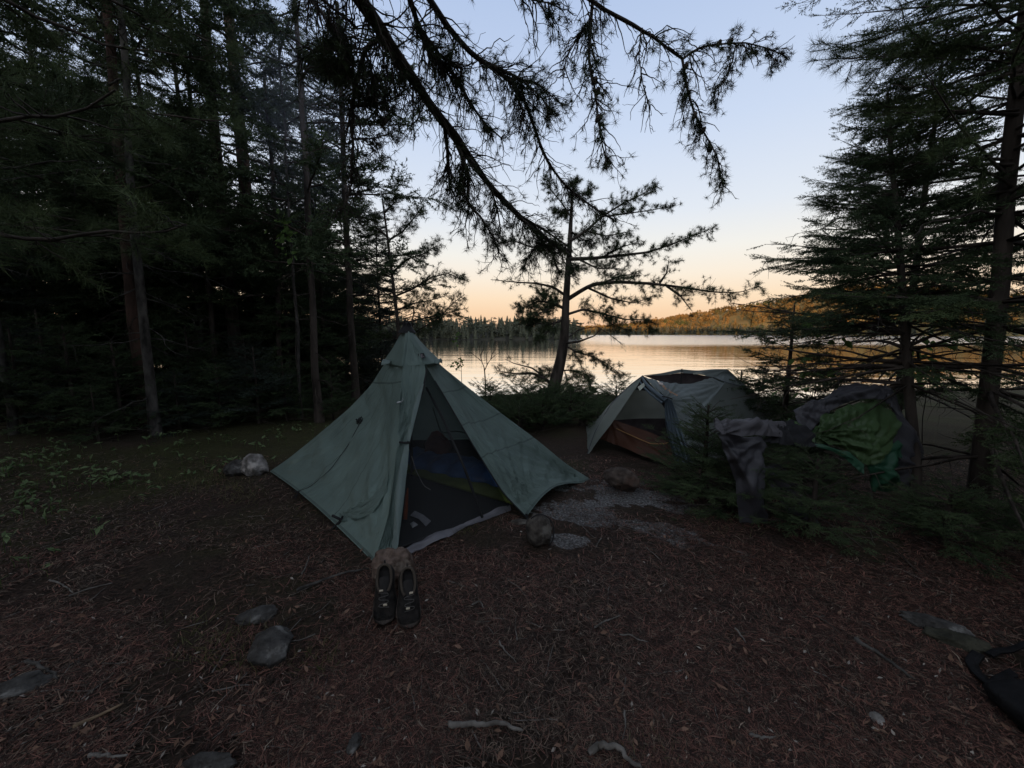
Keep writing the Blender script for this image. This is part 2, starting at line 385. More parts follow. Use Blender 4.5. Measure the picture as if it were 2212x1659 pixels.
BRUSH_LOW = [brush(9, .26, .085, True) for _ in range(5)]

bark_dark = noise_mat('bark_dark', (.020, .016, .013), (.075, .06, .05), 9, .95, stretch=(1, 1, .22), bump=.8, bscale=22)
bark_red = noise_mat('bark_red_pine', (.022, .015, .012), (.085, .05, .038), 8, .95, stretch=(1, 1, .25), bump=.8, bscale=20)
bark_grey = noise_mat('bark_grey_lichen', (.020, .018, .016), (.088, .081, .073), 12, .95, stretch=(1, 1, .4), bump=.7, bscale=24)
ndl_spruce = noise_mat('needles_spruce', (.027, .043, .020), (.068, .098, .043), 1.6, .75, transl=.15)
ndl_pine = noise_mat('needles_pine', (.034, .052, .022), (.085, .115, .045), 1.4, .7, transl=.15)
ndl_blue = noise_mat('needles_bluish', (.024, .034, .025), (.055, .072, .055), 1.2, .75, transl=.15)
leaf_green = noise_mat('leaf_green', (.05, .09, .02), (.12, .20, .05), 6, .6, transl=.4)
leaf_floor = noise_mat('leaf_floor', (.06, .10, .038), (.155, .205, .095), 9, .6, transl=.25)
dead_wood = noise_mat('dead_wood', (.065, .058, .05), (.17, .155, .14), 14, .95, stretch=(1, 1, .3), bump=.6, bscale=30)

def bend_line(p0, d, length, n=7, droop=0.0, wob=.06, lift=0.0):
    d = unit(d); pts = [np.array(p0, float)]; st = length / (n - 1); w = np.zeros(3)
    for i in range(n - 1):
        t = i / (n - 1); w = w * .6 + rng.normal(size=3) * wob
        dd = unit(d + w + np.array([0, 0, -droop * t + lift * t * t]))
        pts.append(pts[-1] + dd * st)
    return np.array(pts)
def smooth_line(P, n=30):
    P = np.asarray(P, float); s = np.concatenate([[0], np.cumsum(np.linalg.norm(np.diff(P, axis=0), axis=1))]); s /= s[-1]
    t = np.linspace(0, 1, n); Q = np.stack([np.interp(t, s, P[:, k]) for k in range(P.shape[1])], 1)
    for _ in range(max(1, n // 14)): Q[1:-1] = (Q[:-2] + 2 * Q[1:-1] + Q[2:]) / 4
    return Q
def at_s(P, s):
    i = np.clip(np.asarray(s) * (len(P) - 1), 0, len(P) - 1.001); k = i.astype(int); f = (i - k)[:, None]
    return P[k] * (1 - f) + P[k + 1] * f, unit(P[k + 1] - P[k])

def spruce(H, r0, Lmax, z0=.6, temps=None, nwhorl=None, per=6, spray=.34, dens=1.0, droop=.35, up=.05, profile=.9, dead=.0, lean=(0, 0), bark=None, ndl=None,
           name='spruce', tip=.25, asym=None, spread=52):
    """conifer with whorled branches; returns (trunk MB, crown MB)"""
    temps = temps or BRUSH_MID
    tk = MB(); cr = MB()
    zz = np.linspace(0, 1, 14)
    cx = np.cumsum(rng.normal(size=14) * .012 * H / 10) ; cy = np.cumsum(rng.normal(size=14) * .012 * H / 10)
    tp = np.stack([cx - cx[0] + lean[0] * zz * H, cy - cy[0] + lean[1] * zz * H, zz * H], 1)
    rr = r0 * (1 - zz) ** .8 + .008; rr[0] *= 1.35
    tk.tube(tp, rr, 10)
    nw = nwhorl or int((H - z0) / .3)
    pos, dr, sc = [], [], []
    for i in range(nw):
        h = z0 + (H - z0) * (i + rng.uniform(-.3, .3)) / nw
        f = np.clip((H - h) / (H - z0), 0, 1)
        isdead = h < z0 + dead * (H - z0)
        for k in range(per):
            az = rng.uniform(0, 2 * PI); ln = (Lmax * f ** profile + tip) * rng.uniform(.55, 1.1)
            if asym is not None: ln *= 1 + asym[0] * math.cos(az - asym[1])
            if rng.uniform() < .08: continue
            b0, _ = at_s(tp, np.array([h / H])); b0 = b0[0]
            d = np.array([math.cos(az), math.sin(az), up + .5 * (1 - f) - droop * f * .5 + rng.normal() * .16])
            pl = bend_line(b0, d, ln, 7, droop * f, .07, droop * f * .9)
            cr.tube(pl, np.linspace(max(.0035, .011 * ln), .002, 7), 3, 0)
            if isdead:
                m = int(5 * ln)
                for s in rng.uniform(.2, 1, m):
                    q, dd = at_s(pl, np.array([s])); sd = unit(dd[0] * .6 + rng.normal(size=3) * .6 + np.array([0, 0, -.25]))
                    cr.tube(bend_line(q[0], sd, rng.uniform(.12, .4) * min(1, ln), 5, .3, .2), np.linspace(.003, .0012, 5), 3, 0)
                if rng.uniform() < .75: continue
            m = max(2, int(ln / (spray * .30) * dens))
            s = np.sort(rng.uniform(.22, 1, m)); s[-1] = 1
            q, dd = at_s(pl, s)
            sgn = np.where(np.arange(m) % 2, 1, -1)[:, None]
            lat = unit(np.cross(dd, [0, 0, 1.0])) * sgn
            a = np.radians(spread) * rng.uniform(.6, 1.15, m)[:, None]; a[-1] = 0
            v = dd * np.cos(a) + lat * np.sin(a) + np.array([0, 0, 1]) * rng.uniform(-.48, .22, m)[:, None]
            pos.append(q); dr.append(v); sc.append(spray * (1.15 - .55 * s) * rng.uniform(.7, 1.25, m) * min(1.0, .5 + ln / 1.2))
    pos, dr, sc = np.concatenate(pos), np.concatenate(dr), np.concatenate(sc)
    cr.tris(place(temps, pos, dr, sc, rng.normal(size=len(pos)) * .35), 1)
    return tk, cr
def make_tree(name, label, cat, loc, tk, cr, bark, ndl, group=None, rz=0):
    t = thing(name, label, cat, group, loc); t.rotation_euler = (0, 0, rz)
    tk.build('trunk', bark, t, smooth=True); cr.build('crown', [bark_dark, ndl], t)
    return t
# ---------------------------------------------------------------- fabric helpers
def fabric(name, c, transl=.35, bands=None, rough=.55, weave=.25, spec=.3, c2=None, crease=None):
    m, N, L, B = mat(name)
    tc = N.new('ShaderNodeTexCoord')
    nz = N.new('ShaderNodeTexNoise'); nz.inputs['Scale'].default_value = 3.2; nz.inputs['Detail'].default_value = 6; L.new(tc.outputs['Object'], nz.inputs['Vector'])
    r = N.new('ShaderNodeValToRGB'); r.color_ramp.elements[0].position = .3; r.color_ramp.elements[1].position = .7
    r.color_ramp.elements[0].color = (*[x * .82 for x in c], 1); r.color_ramp.elements[1].color = (*(c2 or [min(1, x * 1.12) for x in c]), 1)
    L.new(nz.outputs['Fac'], r.inputs[0]); out = r.outputs[0]
    if bands:                                   # sewn double-layer seams, by the cloth's own UV
        uv = N.new('ShaderNodeUVMap'); sx = N.new('ShaderNodeSeparateXYZ'); L.new(uv.outputs[0], sx.inputs[0])
        tot = None
        for ax, p, wd in bands:
            s = N.new('ShaderNodeMath'); s.operation = 'SUBTRACT'; L.new(sx.outputs[ax], s.inputs[0]); s.inputs[1].default_value = p
            a = N.new('ShaderNodeMath'); a.operation = 'ABSOLUTE'; L.new(s.outputs[0], a.inputs[0])
            k = N.new('ShaderNodeMath'); k.operation = 'LESS_THAN'; L.new(a.outputs[0], k.inputs[0]); k.inputs[1].default_value = wd
            if tot is None: tot = k.outputs[0]
            else:
                q = N.new('ShaderNodeMath'); q.operation = 'MAXIMUM'; L.new(tot, q.inputs[0]); L.new(k.outputs[0], q.inputs[1]); tot = q.outputs[0]
        mx = N.new('ShaderNodeMix'); mx.data_type = 'RGBA'; L.new(tot, mx.inputs[0]); L.new(out, mx.inputs[6]); mx.inputs[7].default_value = (*[x * .62 for x in c], 1)
        out = mx.outputs[2]
    L.new(out, B.inputs['Base Color']); B.inputs['Roughness'].default_value = rough; B.inputs['Specular IOR Level'].default_value = spec
    w1 = N.new('ShaderNodeTexNoise'); w1.inputs['Scale'].default_value = 55; w1.inputs['Detail'].default_value = 3; L.new(tc.outputs['Object'], w1.inputs['Vector'])
    bp = N.new('ShaderNodeBump'); bp.inputs['Strength'].default_value = weave; bp.inputs['Distance'].default_value = .004; L.new(w1.outputs['Fac'], bp.inputs['Height'])
    nout = bp.outputs[0]
    if crease:                                  # long pulled creases running down the cloth
        uv2 = N.new('ShaderNodeUVMap'); mp = N.new('ShaderNodeMapping'); mp.inputs['Scale'].default_value = (crease[0], crease[1], 1); L.new(uv2.outputs[0], mp.inputs[0])
        nc = N.new('ShaderNodeTexNoise'); nc.inputs['Scale'].default_value = 1; nc.inputs['Detail'].default_value = 5; nc.inputs['Roughness'].default_value = .6; nc.inputs['Distortion'].default_value = .6; L.new(mp.outputs[0], nc.inputs['Vector'])
        b2 = N.new('ShaderNodeBump'); b2.inputs['Strength'].default_value = 1; b2.inputs['Distance'].default_value = crease[2]; L.new(nc.outputs['Fac'], b2.inputs['Height']); L.new(bp.outputs[0], b2.inputs['Normal']); nout = b2.outputs[0]
    L.new(nout, B.inputs['Normal'])
    if transl:
        T = N.new('ShaderNodeBsdfTranslucent'); L.new(out, T.inputs['Color']); L.new(nout, T.inputs['Normal']); ms = N.new('ShaderNodeMixShader'); ms.inputs[0].default_value = transl
        L.new(B.outputs[0], ms.inputs[1]); L.new(T.outputs[0], ms.inputs[2]); L.new(ms.outputs[0], N['Material Output'].inputs['Surface'])
    return m
def netting(name, c=(.012, .012, .013), alpha=.5):
    m, N, L, B = mat(name); B.inputs['Base Color'].default_value = (*c, 1); B.inputs['Roughness'].default_value = .9
    T = N.new('ShaderNodeBsdfTransparent'); ms = N.new('ShaderNodeMixShader'); ms.inputs[0].default_value = alpha
    L.new(T.outputs[0], ms.inputs[1]); L.new(B.outputs[0], ms.inputs[2]); L.new(ms.outputs[0], N['Material Output'].inputs['Surface'])
    return m
def line_pts(P, n): 
    P = np.asarray(P, float)
    s = np.concatenate([[0], np.cumsum(np.linalg.norm(np.diff(P, axis=0), axis=1))]); s /= s[-1] + 1e-12
    t = np.linspace(0, 1, n); Q = np.stack([np.interp(t, s, P[:, k]) for k in range(3)], 1)
    if len(P) > 2:
        for _ in range(max(1, n // 12)): Q[1:-1] = (Q[:-2] + 2 * Q[1:-1] + Q[2:]) / 4
    return Q
def img(pts):   # [(px,py,Y) ...] -> world
    return np.array([D(*p) for p in pts])
def coons(c0, c1, d0, d1, nu, nv, bulge=0.0):
    """patch with c0/c1 the v=0/v=1 edges (run along u), d0/d1 the u=0/u=1 edges (run along v)"""
    c0, c1, d0, d1 = line_pts(c0, nu), line_pts(c1, nu), line_pts(d0, nv), line_pts(d1, nv)
    u = np.linspace(0, 1, nu)[:, None, None]; v = np.linspace(0, 1, nv)[None, :, None]
    S = (1 - v) * c0[:, None] + v * c1[:, None] + (1 - u) * d0[None] + u * d1[None]
    S = S - ((1 - u) * (1 - v) * c0[0] + u * (1 - v) * c0[-1] + (1 - u) * v * c1[0] + u * v * c1[-1])
    if bulge:
        nrm = grid_normals(S); S = S + nrm * bulge * (np.sin(PI * u) * np.sin(PI * v))
    uv = np.stack(np.broadcast_arrays(u[..., 0], v[..., 0]), -1)
    return S, uv
def grid_normals(S):
    a = np.gradient(S, axis=0); b = np.gradient(S, axis=1); n = np.cross(a, b)
    n /= np.linalg.norm(n, axis=-1, keepdims=True) + 1e-12
    m = n.reshape(-1, 3).mean(0); c = S.reshape(-1, 3).mean(0)
    return n if np.dot(m, CAM - c) > 0 else -n
def folds(S, corners, amp=.008, freq=26, reach=.5, rough=.004, seed=0, lock=False):
    """tension folds fanning out from the pulled corners, plus loose creases"""
    n = grid_normals(S); h = np.zeros(S.shape[:2])
    cen = S.reshape(-1, 3).mean(0)
    for i, c in enumerate(corners):
        c = np.asarray(c); d = S - c; r = np.linalg.norm(d, axis=-1)
        ax = unit(cen - c); bx = unit(np.cross(unit(n.reshape(-1, 3).mean(0)), ax))
        ang = np.arctan2((d * bx).sum(-1), (d * ax).sum(-1))
        ph = ang * freq + 3 * vnoise(ang * 6 + 9, r * 2, seed + i); wv = 1.1 * (1 - 2 * abs(np.sin(ph * .5)) ** .7) + .7 * np.sin(ang * freq * 1.9 + 1.3 + i)
        h += 1.35 * amp * wv * np.exp(-r / reach) * np.clip(r / .12, 0, 1)
    P = S @ np.array([[.9, .2], [.3, .8], [.5, -.6]])
    h += 1.5 * rough * (fbm(P[..., 0] * 5, P[..., 1] * 5, 4, seed + 40) * 2)
    edge = np.ones(S.shape[:2])
    if lock: v_ = np.linspace(0, 1, S.shape[1])[None]; edge = edge * np.clip(np.minimum(v_, 1 - v_) / .07, 0, 1) * np.clip((1 - np.linspace(0, 1, S.shape[0])) / .06, .2, 1)[:, None]
    return S + n * (h * edge)[..., None]

# ---------------------------------------------------------------- pyramid tent
pt = thing('pyramid_tent', 'sage green pyramid tent with its door tied open, black tip and guyed corners', 'tent', loc=tuple(G(880, 1035)))
PT0 = np.array(pt.location)
def pb(mbd, name, m, par=None, smooth=True): 
    o = mbd.build(name, m, None, smooth, loc=PT0); o.location = (0, 0, 0) ; o.parent = par or pt; return o
AP = D(879, 700, 3.8)
ha = AP[2]
def mer(pts, base_Y, a_Y=3.8):                       # an edge traced down the tent: [(px,py)...], lying between apex depth and base depth
    b = (a_Y - base_Y) / ha
    return np.array([OP(x, y, base_Y, b) for x, y in pts])
NU = 60
M_doorL = line_pts(mer([(905, 760), (921, 797), (912, 838), (897, 895), (879, 954), (870, 1007), (862, 1100), (854, 1200)], 2.40), NU)
M_front = line_pts(mer([(879, 722), (872, 770), (866, 840), (860, 930), (851, 1030), (838, 1120), (808, 1216)], 2.36), NU)
M_left = line_pts(mer([(864, 722), (834, 780), (800, 834), (752, 884), (670, 953), (620, 993), (583, 1018)], 4.02), NU)
M_right = line_pts(mer([(893, 722), (948, 786), (1010, 836), (1087, 896), (1160, 950), (1224, 1003), (1277, 1036)], 3.80), NU)
M_doorR = line_pts(mer([(900, 740), (923, 795), (966, 866), (1024, 965), (1086, 1064), (1137, 1117)], 2.86), NU)
def hidden(bx, by, sag=.12):
    t = np.linspace(.06, 1, NU)[:, None]; p = AP + (np.array([bx, by, .02]) - AP) * t; p[:, 2] -= sag * np.sin(PI * t[:, 0]); return p
M_b1, M_b2 = hidden(-2.0, 5.0), hidden(-.1, 4.95)
def panel(m0, m1, nv, sag=.05, hem=0.0, corners=(), amp=.008, seed=0, freq=26, reach=.5, rough=.004, hp=1.0):
    v = np.linspace(0, 1, nv)[None, :, None]; u = np.linspace(0, 1, NU)[:, None, None]
    S = m0[:, None] * (1 - v) + m1[:, None] * v
    n = grid_normals(S)
    S = S - n * (sag * np.sin(PI * v) * np.sin(PI * np.clip(u, 0, 1)) ** .8)
    S = S + np.array([0, 0, 1.0]) * hem * np.sin(PI * v ** hp) * u ** 4
    S = folds(S, corners, amp, freq, reach, rough, seed, True)
    return S, np.stack(np.broadcast_arrays(u[..., 0], v[..., 0]), -1)
C = (.185, .252, .226)
cloth_l = fabric('tent_cloth_side', C, .42, bands=[(0, .27, .005), (1, .30, .003), (1, .62, .003), (0, .992, .005)], crease=(3, 16, .03))
cloth_r = fabric('tent_cloth_door', C, .42, bands=[(0, .31, .004), (0, .50, .004), (0, .68, .004), (0, .992, .005)], crease=(3, 34, .035))
cloth = fabric('tent_cloth', C, .42, crease=(2, 9, .03))
black = plain('black_webbing', (.012, .012, .013), .8)
mb = MB()
S, uv = panel(M_front, M_left, 70, .07, .05, [M_front[-1], M_left[-1]], .022, 1, 22, .45, .016); mb.grid(S, 0, uv); PL = S
S, uv = panel(M_doorL, M_front, 26, .015, .02, [M_doorL[-1], M_doorL[22]], .014, 2, 14, .5, .013); mb.grid(S, 2, uv)
S, uv = panel(M_left, M_b1, 30, 0.0, .04, [M_left[-1]], .01, 3); mb.grid(S, 0, uv)
S, uv = panel(M_b1, M_b2, 30, 0.0, .04, [M_b1[-1]], .01, 4); mb.grid(S, 2, uv)
S, uv = panel(M_b2, M_right, 30, 0.0, .04, [], .01, 5); S = S + (np.array([AP[0], AP[1], 0]) * [1, 1, 0] + S * [0, 0, 1] - S) * .05 * np.sin(PI * np.linspace(0, 1, 30))[None, :, None]; mb.grid(S, 2, uv)
S, uv = panel(M_right, M_doorR, 60, .045, .13, [M_right[-1], M_doorR[-1]], .024, 6, 30, .6, .010, 1.5); mb.grid(S, 1, uv); PR = S
pb(mb, 'canopy', [cloth_l, cloth_r, cloth])
# rolled-back door flap: narrow folded cloth tied at mid height, its pale inner face showing
m = fabric('tent_cloth_inner', (.21, .27, .255), .45)
mb = MB()
a = mer([(909, 836), (893, 886), (880, 928), (876, 952)], 2.36); b = mer([(916, 828), (903, 884), (890, 932), (884, 953)], 2.30)
S, uv = coons(a, b, [a[0], b[0]], [a[-1], b[-1]], 24, 8, .02); mb.grid(folds(S, [b[-1]], .006, 20, .3, .004, 8), 0, uv)
a = mer([(875, 957), (864, 1010), (853, 1100), (846, 1203)], 2.34); b = mer([(884, 957), (881, 1005), (871, 1090), (857, 1203)], 2.30)
S, uv = coons(a, b, [a[0], b[0]], [a[-1], b[-1]], 30, 10, .03); mb.grid(folds(S, [a[0], b[-1]], .008, 16, .5, .006, 9), 0, uv)
flap = pb(mb, 'door_flap', m)
mb = MB(); t0 = OP(863, 955, 2.33, (3.8 - 2.33) / ha); t1 = OP(886, 956, 2.27, (3.8 - 2.27) / ha); mb.tube(smooth_line([t0, (t0 + t1) / 2 + [0, -.012, 0], t1], 8), .008, 8)
pb(mb, 'tie_strap', black, flap)
# zips down both sides of the door
mb = MB(); off = np.array([0, -.006, 0]); mb.tube(M_doorR[14:] + off, .006, 6); pb(mb, 'door_zip', black)
mb = MB(); q = mer([(922, 797), (915, 842), (900, 886), (880, 950)], 2.39); mb.tube(smooth_line(q, 24) + off, .006, 6); pb(mb, 'door_zip', black)
# upper collar with flared vents and black tip
mb = MB()
th = np.linspace(0, 2 * PI, 73)[:-1]; tops = []; 
ring = [M_left, M_front, M_doorL, M_doorR, M_right, M_b2, M_b1]
def ring_at(u, k):
    pts = np.array([m_[int(u * (NU - 1))] for m_ in ring]); return pts
base = np.array([OP(x, y, yy, (3.8 - yy) / ha) for x, y, yy in ((826, 784, 4.0), (850, 787, 3.4), (868, 791, 2.5), (905, 788, 2.42), (935, 785, 2.85), (952, 782, 3.75))])
bk = np.array([AP + np.array([.24, .22, -.33]), AP + np.array([0, .32, -.33]), AP + np.array([-.24, .24, -.33])])
B = np.concatenate([base, bk]); B = np.concatenate([B, B[:1]])
nb = 90; s = np.linspace(0, 1, len(B)); tt = np.linspace(0, 1, nb); low = np.stack([np.interp(tt, s, B[:, k]) for k in range(3)], 1)
for _ in range(2): low[1:-1] = (low[:-2] + 2 * low[1:-1] + low[2:]) / 4
low[:, 2] += .007 * np.sin(tt * 260) * (tt < .62)
u = np.linspace(0.10, 1, 22)[:, None, None]; S = AP + (low[None] - AP) * u
S = S + np.array([0, -.012, 0]) - np.array([0, 0, 1.]) * .018 * np.sin(PI * u)
mb.grid(S, 0)
collar = pb(mb, 'vent_collar', cloth)
for px, py, sx in ((836, 779, -1), (945, 777, 1)):
    mb = MB(); c = D(px, py, 3.72); n = 15
    P = np.zeros((10, n, 3))
    for i in range(10):
        f = i / 9
        for j in range(n):
            g = PI * (j / (n - 1)); P[i, j] = c + np.array([sx * (.075 * f - .045), -.07 * math.cos(g) , .052 * math.sin(g) * (.35 + .65 * f) - .02 - .02 * f])
    mb.grid(P, 0); mb.tube(P[-1], .0035, 6, 0)
    pb(mb, 'vent_hood', m, collar)
mb = MB()
for i in range(9):
    pass
tip = np.array([[AP + np.array([r_ * math.cos(a_), r_ * math.sin(a_) * .9, z_]) for a_ in np.linspace(0, 2 * PI, 19)[:-1]] for r_, z_ in ((.088, -.085), (.072, -.06), (.05, -.03), (.04, -.005), (.043, .008), (.02, .016))])
mb.grid(tip, closed=True); mb.tube([AP + [-.02, -.035, .01], AP + [.0, -.045, .035], AP + [.03, -.04, .015], AP + [.045, -.03, -.02]], .007, 6)
pb(mb, 'top_cap', black, None, True)
# logo patch: black square with a grey emblem
mb = MB(); pc = [OP(x, y, 2.60, (3.8 - 2.60) / ha) - np.array([0, .03, 0]) for x, y in ((904, 764), (917, 762), (921.5, 772), (908, 775))]
mb.add(pc, [[0, 1, 2, 3]]); patch = pb(mb, 'logo_patch', black)
def inq(a, b): return pc[0] * (1 - a) * (1 - b) + pc[1] * a * (1 - b) + pc[2] * a * b + pc[3] * (1 - a) * b - np.array([0, .003, 0])
mb = MB()
for q in ([(.25, .15), (.36, .15), (.30, .85), (.2, .85)], [(.42, .2), (.75, .3), (.62, .45), (.4, .4)], [(.4, .55), (.6, .62), (.5, .85), (.36, .82)], [(.72, .5), (.82, .7), (.88, .85), (.74, .8)]):
    mb.add([inq(*k) for k in q], [[0, 1, 2, 3]])
pb(mb, 'emblem', plain('patch_print', (.18, .16, .17)), patch)
# toggles, cord bundle and hem tie-outs on the left side
mb = MB(); c = OP(865, 868, 2.34, (3.8 - 2.34) / ha); mb.tube([c + [-.022, -.02, -.006], c + [.012, -.02, .004]], [.008, .008], 8); mb.tube([c + [.012, -.02, .004], c + [.03, -.015, .02], c + [.02, -.005, .03]], .003, 5)
pb(mb, 'toggle', plain('grey_toggle', (.33, .34, .34)))
def on_left(px, py):
    q = PL.reshape(-1, 3); r = unit(ray(px, py)); d = q - CAM; t = d @ r; e = np.linalg.norm(d - t[:, None] * r, axis=1); return q[e.argmin()]
mb = MB(); c = on_left(775, 912) + np.array([0.01, -.02, .01])
for k in range(7):
    mb.tube(smooth_line(c + rng.normal(size=(5, 3)) * np.array([.022, .006, .03]), 14), .0028, 5)
pb(mb, 'cord_bundle', black)
mb = MB(); mb.tube(smooth_line([on_left(775, 918) + [0, -.006, 0], on_left(752, 960) + [0, -.006, 0], on_left(716, 1010) + [0, -.006, 0], on_left(668, 1052) + [0, -.006, 0], on_left(640, 1064) + [0, -.006, 0]], 24), .0026, 5)
pb(mb, 'guy_line', black)
for px, py, dx, dz in ((737, 1118, .0, 0), (640, 1068, 0, 0)):
    mb = MB(); c = on_left(px, py) + np.array([.0, -.012, .0]); k = 1.0 if px > 700 else .55
    mb.tube(smooth_line([c + np.array([-.05, -.02, .035]) * k, c + np.array([.0, -.035, .02]) * k, c + np.array([.02, -.02, -.0]) * k, c + np.array([-.06, -.05, -.075]) * k], 12), .010 * k, 6)
    mb.tube(smooth_line([c + np.array([.03, -.02, .03]) * k, c + np.array([-.0, -.04, -.04]) * k, c + np.array([-.02, -.05, -.09]) * k], 10), .008 * k, 6)
    pb(mb, 'hem_strap', black)
# loose folded cloth near the front hem
mb = MB(); a = np.array([on_left(x, y) + np.array([0, -.022, .0]) for x, y in ((735, 1106), (775, 1083), (815, 1058), (838, 1010))]); b = np.array([on_left(x, y) + np.array([0, -.03, .004]) for x, y in ((738, 1126), (772, 1118), (808, 1100), (836, 1060))])
S, uv = coons(a, b, [a[0], b[0]], [a[-1], b[-1]], 30, 12, .018); mb.grid(folds(S, [a[0], b[0]], .008, 16, .5, .006, 19), 0, uv); pb(mb, 'folded_hem', cloth)
# guy webbing at the front right corner
mb = MB(); c = M_doorR[-1]; e = G(1144, 1140); mb.tube([c + [0, -.005, .03], c + [.01, -.02, -.01], e + [0, 0, .05]], [.012, .011, .008], 6)
pb(mb, 'corner_strap', black)
mb = MB(); c = M_right[-1]; mb.tube([c, c + [.06, .0, -.02]], [.007, .006], 6); pb(mb, 'corner_strap', black)
# centre pole, inner net with its dark bathtub floor, and the grey groundsheet sticking out in front
mb = MB(); mb.tube([[AP[0], 3.8, .0], [AP[0], 3.8, ha - .02]], [.016, .016], 12); pb(mb, 'pole', plain('pole_dark', (.02, .02, .022), .4))
g = lambda x, y, z=.02: G(x, y, z)
fl, fr = g(866, 1182, .035), g(1098, 1093, .035)
net_b = np.array([fl, fr, [.36, 3.70, .05], [-.2, 4.7, .05], [-1.8, 4.6, .05], [-2.2, 4.0, .05]])
inner_floor = fabric('groundsheet_dark', (.022, .023, .026), 0, rough=.5)
mb = MB(); c0 = net_b.mean(0); nb2 = len(net_b)
mb.add(np.concatenate([net_b, [c0]]), [[i, (i + 1) % nb2, nb2] for i in range(nb2)])
wall = net_b + np.array([0, 0, .14]) + (c0 - net_b) * .02
mb.add(np.concatenate([net_b[1:], wall[1:]]), [[i, i + 1, i + nb2, i + nb2 - 1] for i in range(nb2 - 2)])
pb(mb, 'tub_floor', inner_floor, None, False)
mb = MB(); top = AP + np.array([0, 0, -.10])
for i in (0, 2, 3):
    S, uv = coons([wall[i] if i else net_b[i], top], [wall[(i + 1) % nb2] if i else net_b[i + 1], top], [wall[i] if i else net_b[i], wall[(i + 1) % nb2] if i else net_b[i + 1]], [top, top], 24, 14)
    mb.grid(folds(S, [S[0, 0]], .004, 12, .5, .004, 60 + i), 0, uv)
inn = pb(mb, 'inner_net', netting('black_netting', alpha=.48))
mb = MB(); k0 = D(921, 838, 3.55); k1 = D(957, 905, 3.25); k2 = D(1003, 1010, 2.95); k3 = g(1042, 1118, .05)
mb.tube(smooth_line([k0, k1, k2, k3], 24), [.011] * 24, 6); pb(mb, 'net_zip', black, inn)
mb = MB(); mb.tube(smooth_line([D(935, 880, 4.4), D(953, 938, 4.4), D(985, 930, 4.35), D(1040, 945, 4.2)], 16), .006, 5); pb(mb, 'net_seam', black, inn); mb = MB(); mb.tube([fl, fr], .008, 6); pb(mb, 'net_seam', black, inn)
sheet = fabric('groundsheet_grey', (.115, .11, .122), 0, rough=.35, weave=.6, spec=.5)
mb = MB(); a = np.array([g(858, 1196, .03), g(900, 1170, .03), g(960, 1146, .035), g(1030, 1120, .035), g(1102, 1090, .04)]); b = np.array([g(872, 1204, .012), g(930, 1176, .012), g(975, 1160, .012), g(1010, 1140, .014), g(1105, 1108, .016)])
S, uv = coons(a, b, [a[0], b[0]], [a[-1], b[-1]], 60, 12, .0)
S = folds(S, [S[0, 0], S[-1, 0]], .007, 9, .7, .01, 70); S[..., 2] = np.maximum(S[..., 2], gz(S[..., 0], S[..., 1]) + .012); mb.grid(S, 0, uv)
pb(mb, 'groundsheet', sheet)

# ---------------------------------------------------------------- things lying inside the pyramid tent
bag = noise_mat('sleeping_bag_blue', (.014, .045, .13), (.04, .11, .28), 5, .5, spec=.4, bump=.5, bscale=14)
mb = MB(); n = 44
p0, p1 = np.array([-1.15, 4.25, .10]), np.array([.18, 3.42, .09]); ax = unit(p1 - p0); sd = unit(np.cross(ax, [0, 0, 1]))
P = []
for i in range(n):
    f = i / (n - 1); r = .26 * (math.sin(PI * min(1, f * 2.2 + .06)) if f < .2 else 1 - .35 * f) + .02 * math.sin(f * 40)
    P.append([p0 + (p1 - p0) * f + sd * r * math.cos(a) + np.array([0, 0, 1]) * (.10 + .018 * math.sin(f * 42) + .01 * rng.normal()) * max(-.5, math.sin(a)) for a in np.linspace(0, 2 * PI, 23)[:-1]])
mb.grid(np.array(P), closed=True)
tag(mb.build('sleeping_bag', bag, smooth=True), 'puffy blue sleeping bag laid out inside the green pyramid tent', 'sleeping bag')
mb = MB(); q0, q1 = np.array([-1.25, 4.28, .068]), np.array([.20, 3.30, .068]); ax = unit(q1 - q0); sd = unit(np.cross(ax, [0, 0, 1]))
P = [[q0 + (q1 - q0) * f + sd * (.30 - .05 * abs(f - .5)) * c_ + np.array([0, 0, s_ * .028]) for c_, s_ in ((-1, 0), (-.96, .8), (-.5, 1), (0, .85), (.5, 1), (.96, .8), (1, 0), (.9, -.9), (-.9, -.9))] for f in np.linspace(0, 1, 26)]
mb.grid(np.array(P), closed=True)
tag(mb.build('sleeping_mat', noise_mat('mat_lime', (.07, .09, .018), (.12, .145, .034), 4, .6), smooth=True), 'flat lime green sleeping mat under the blue sleeping bag', 'sleeping mat')
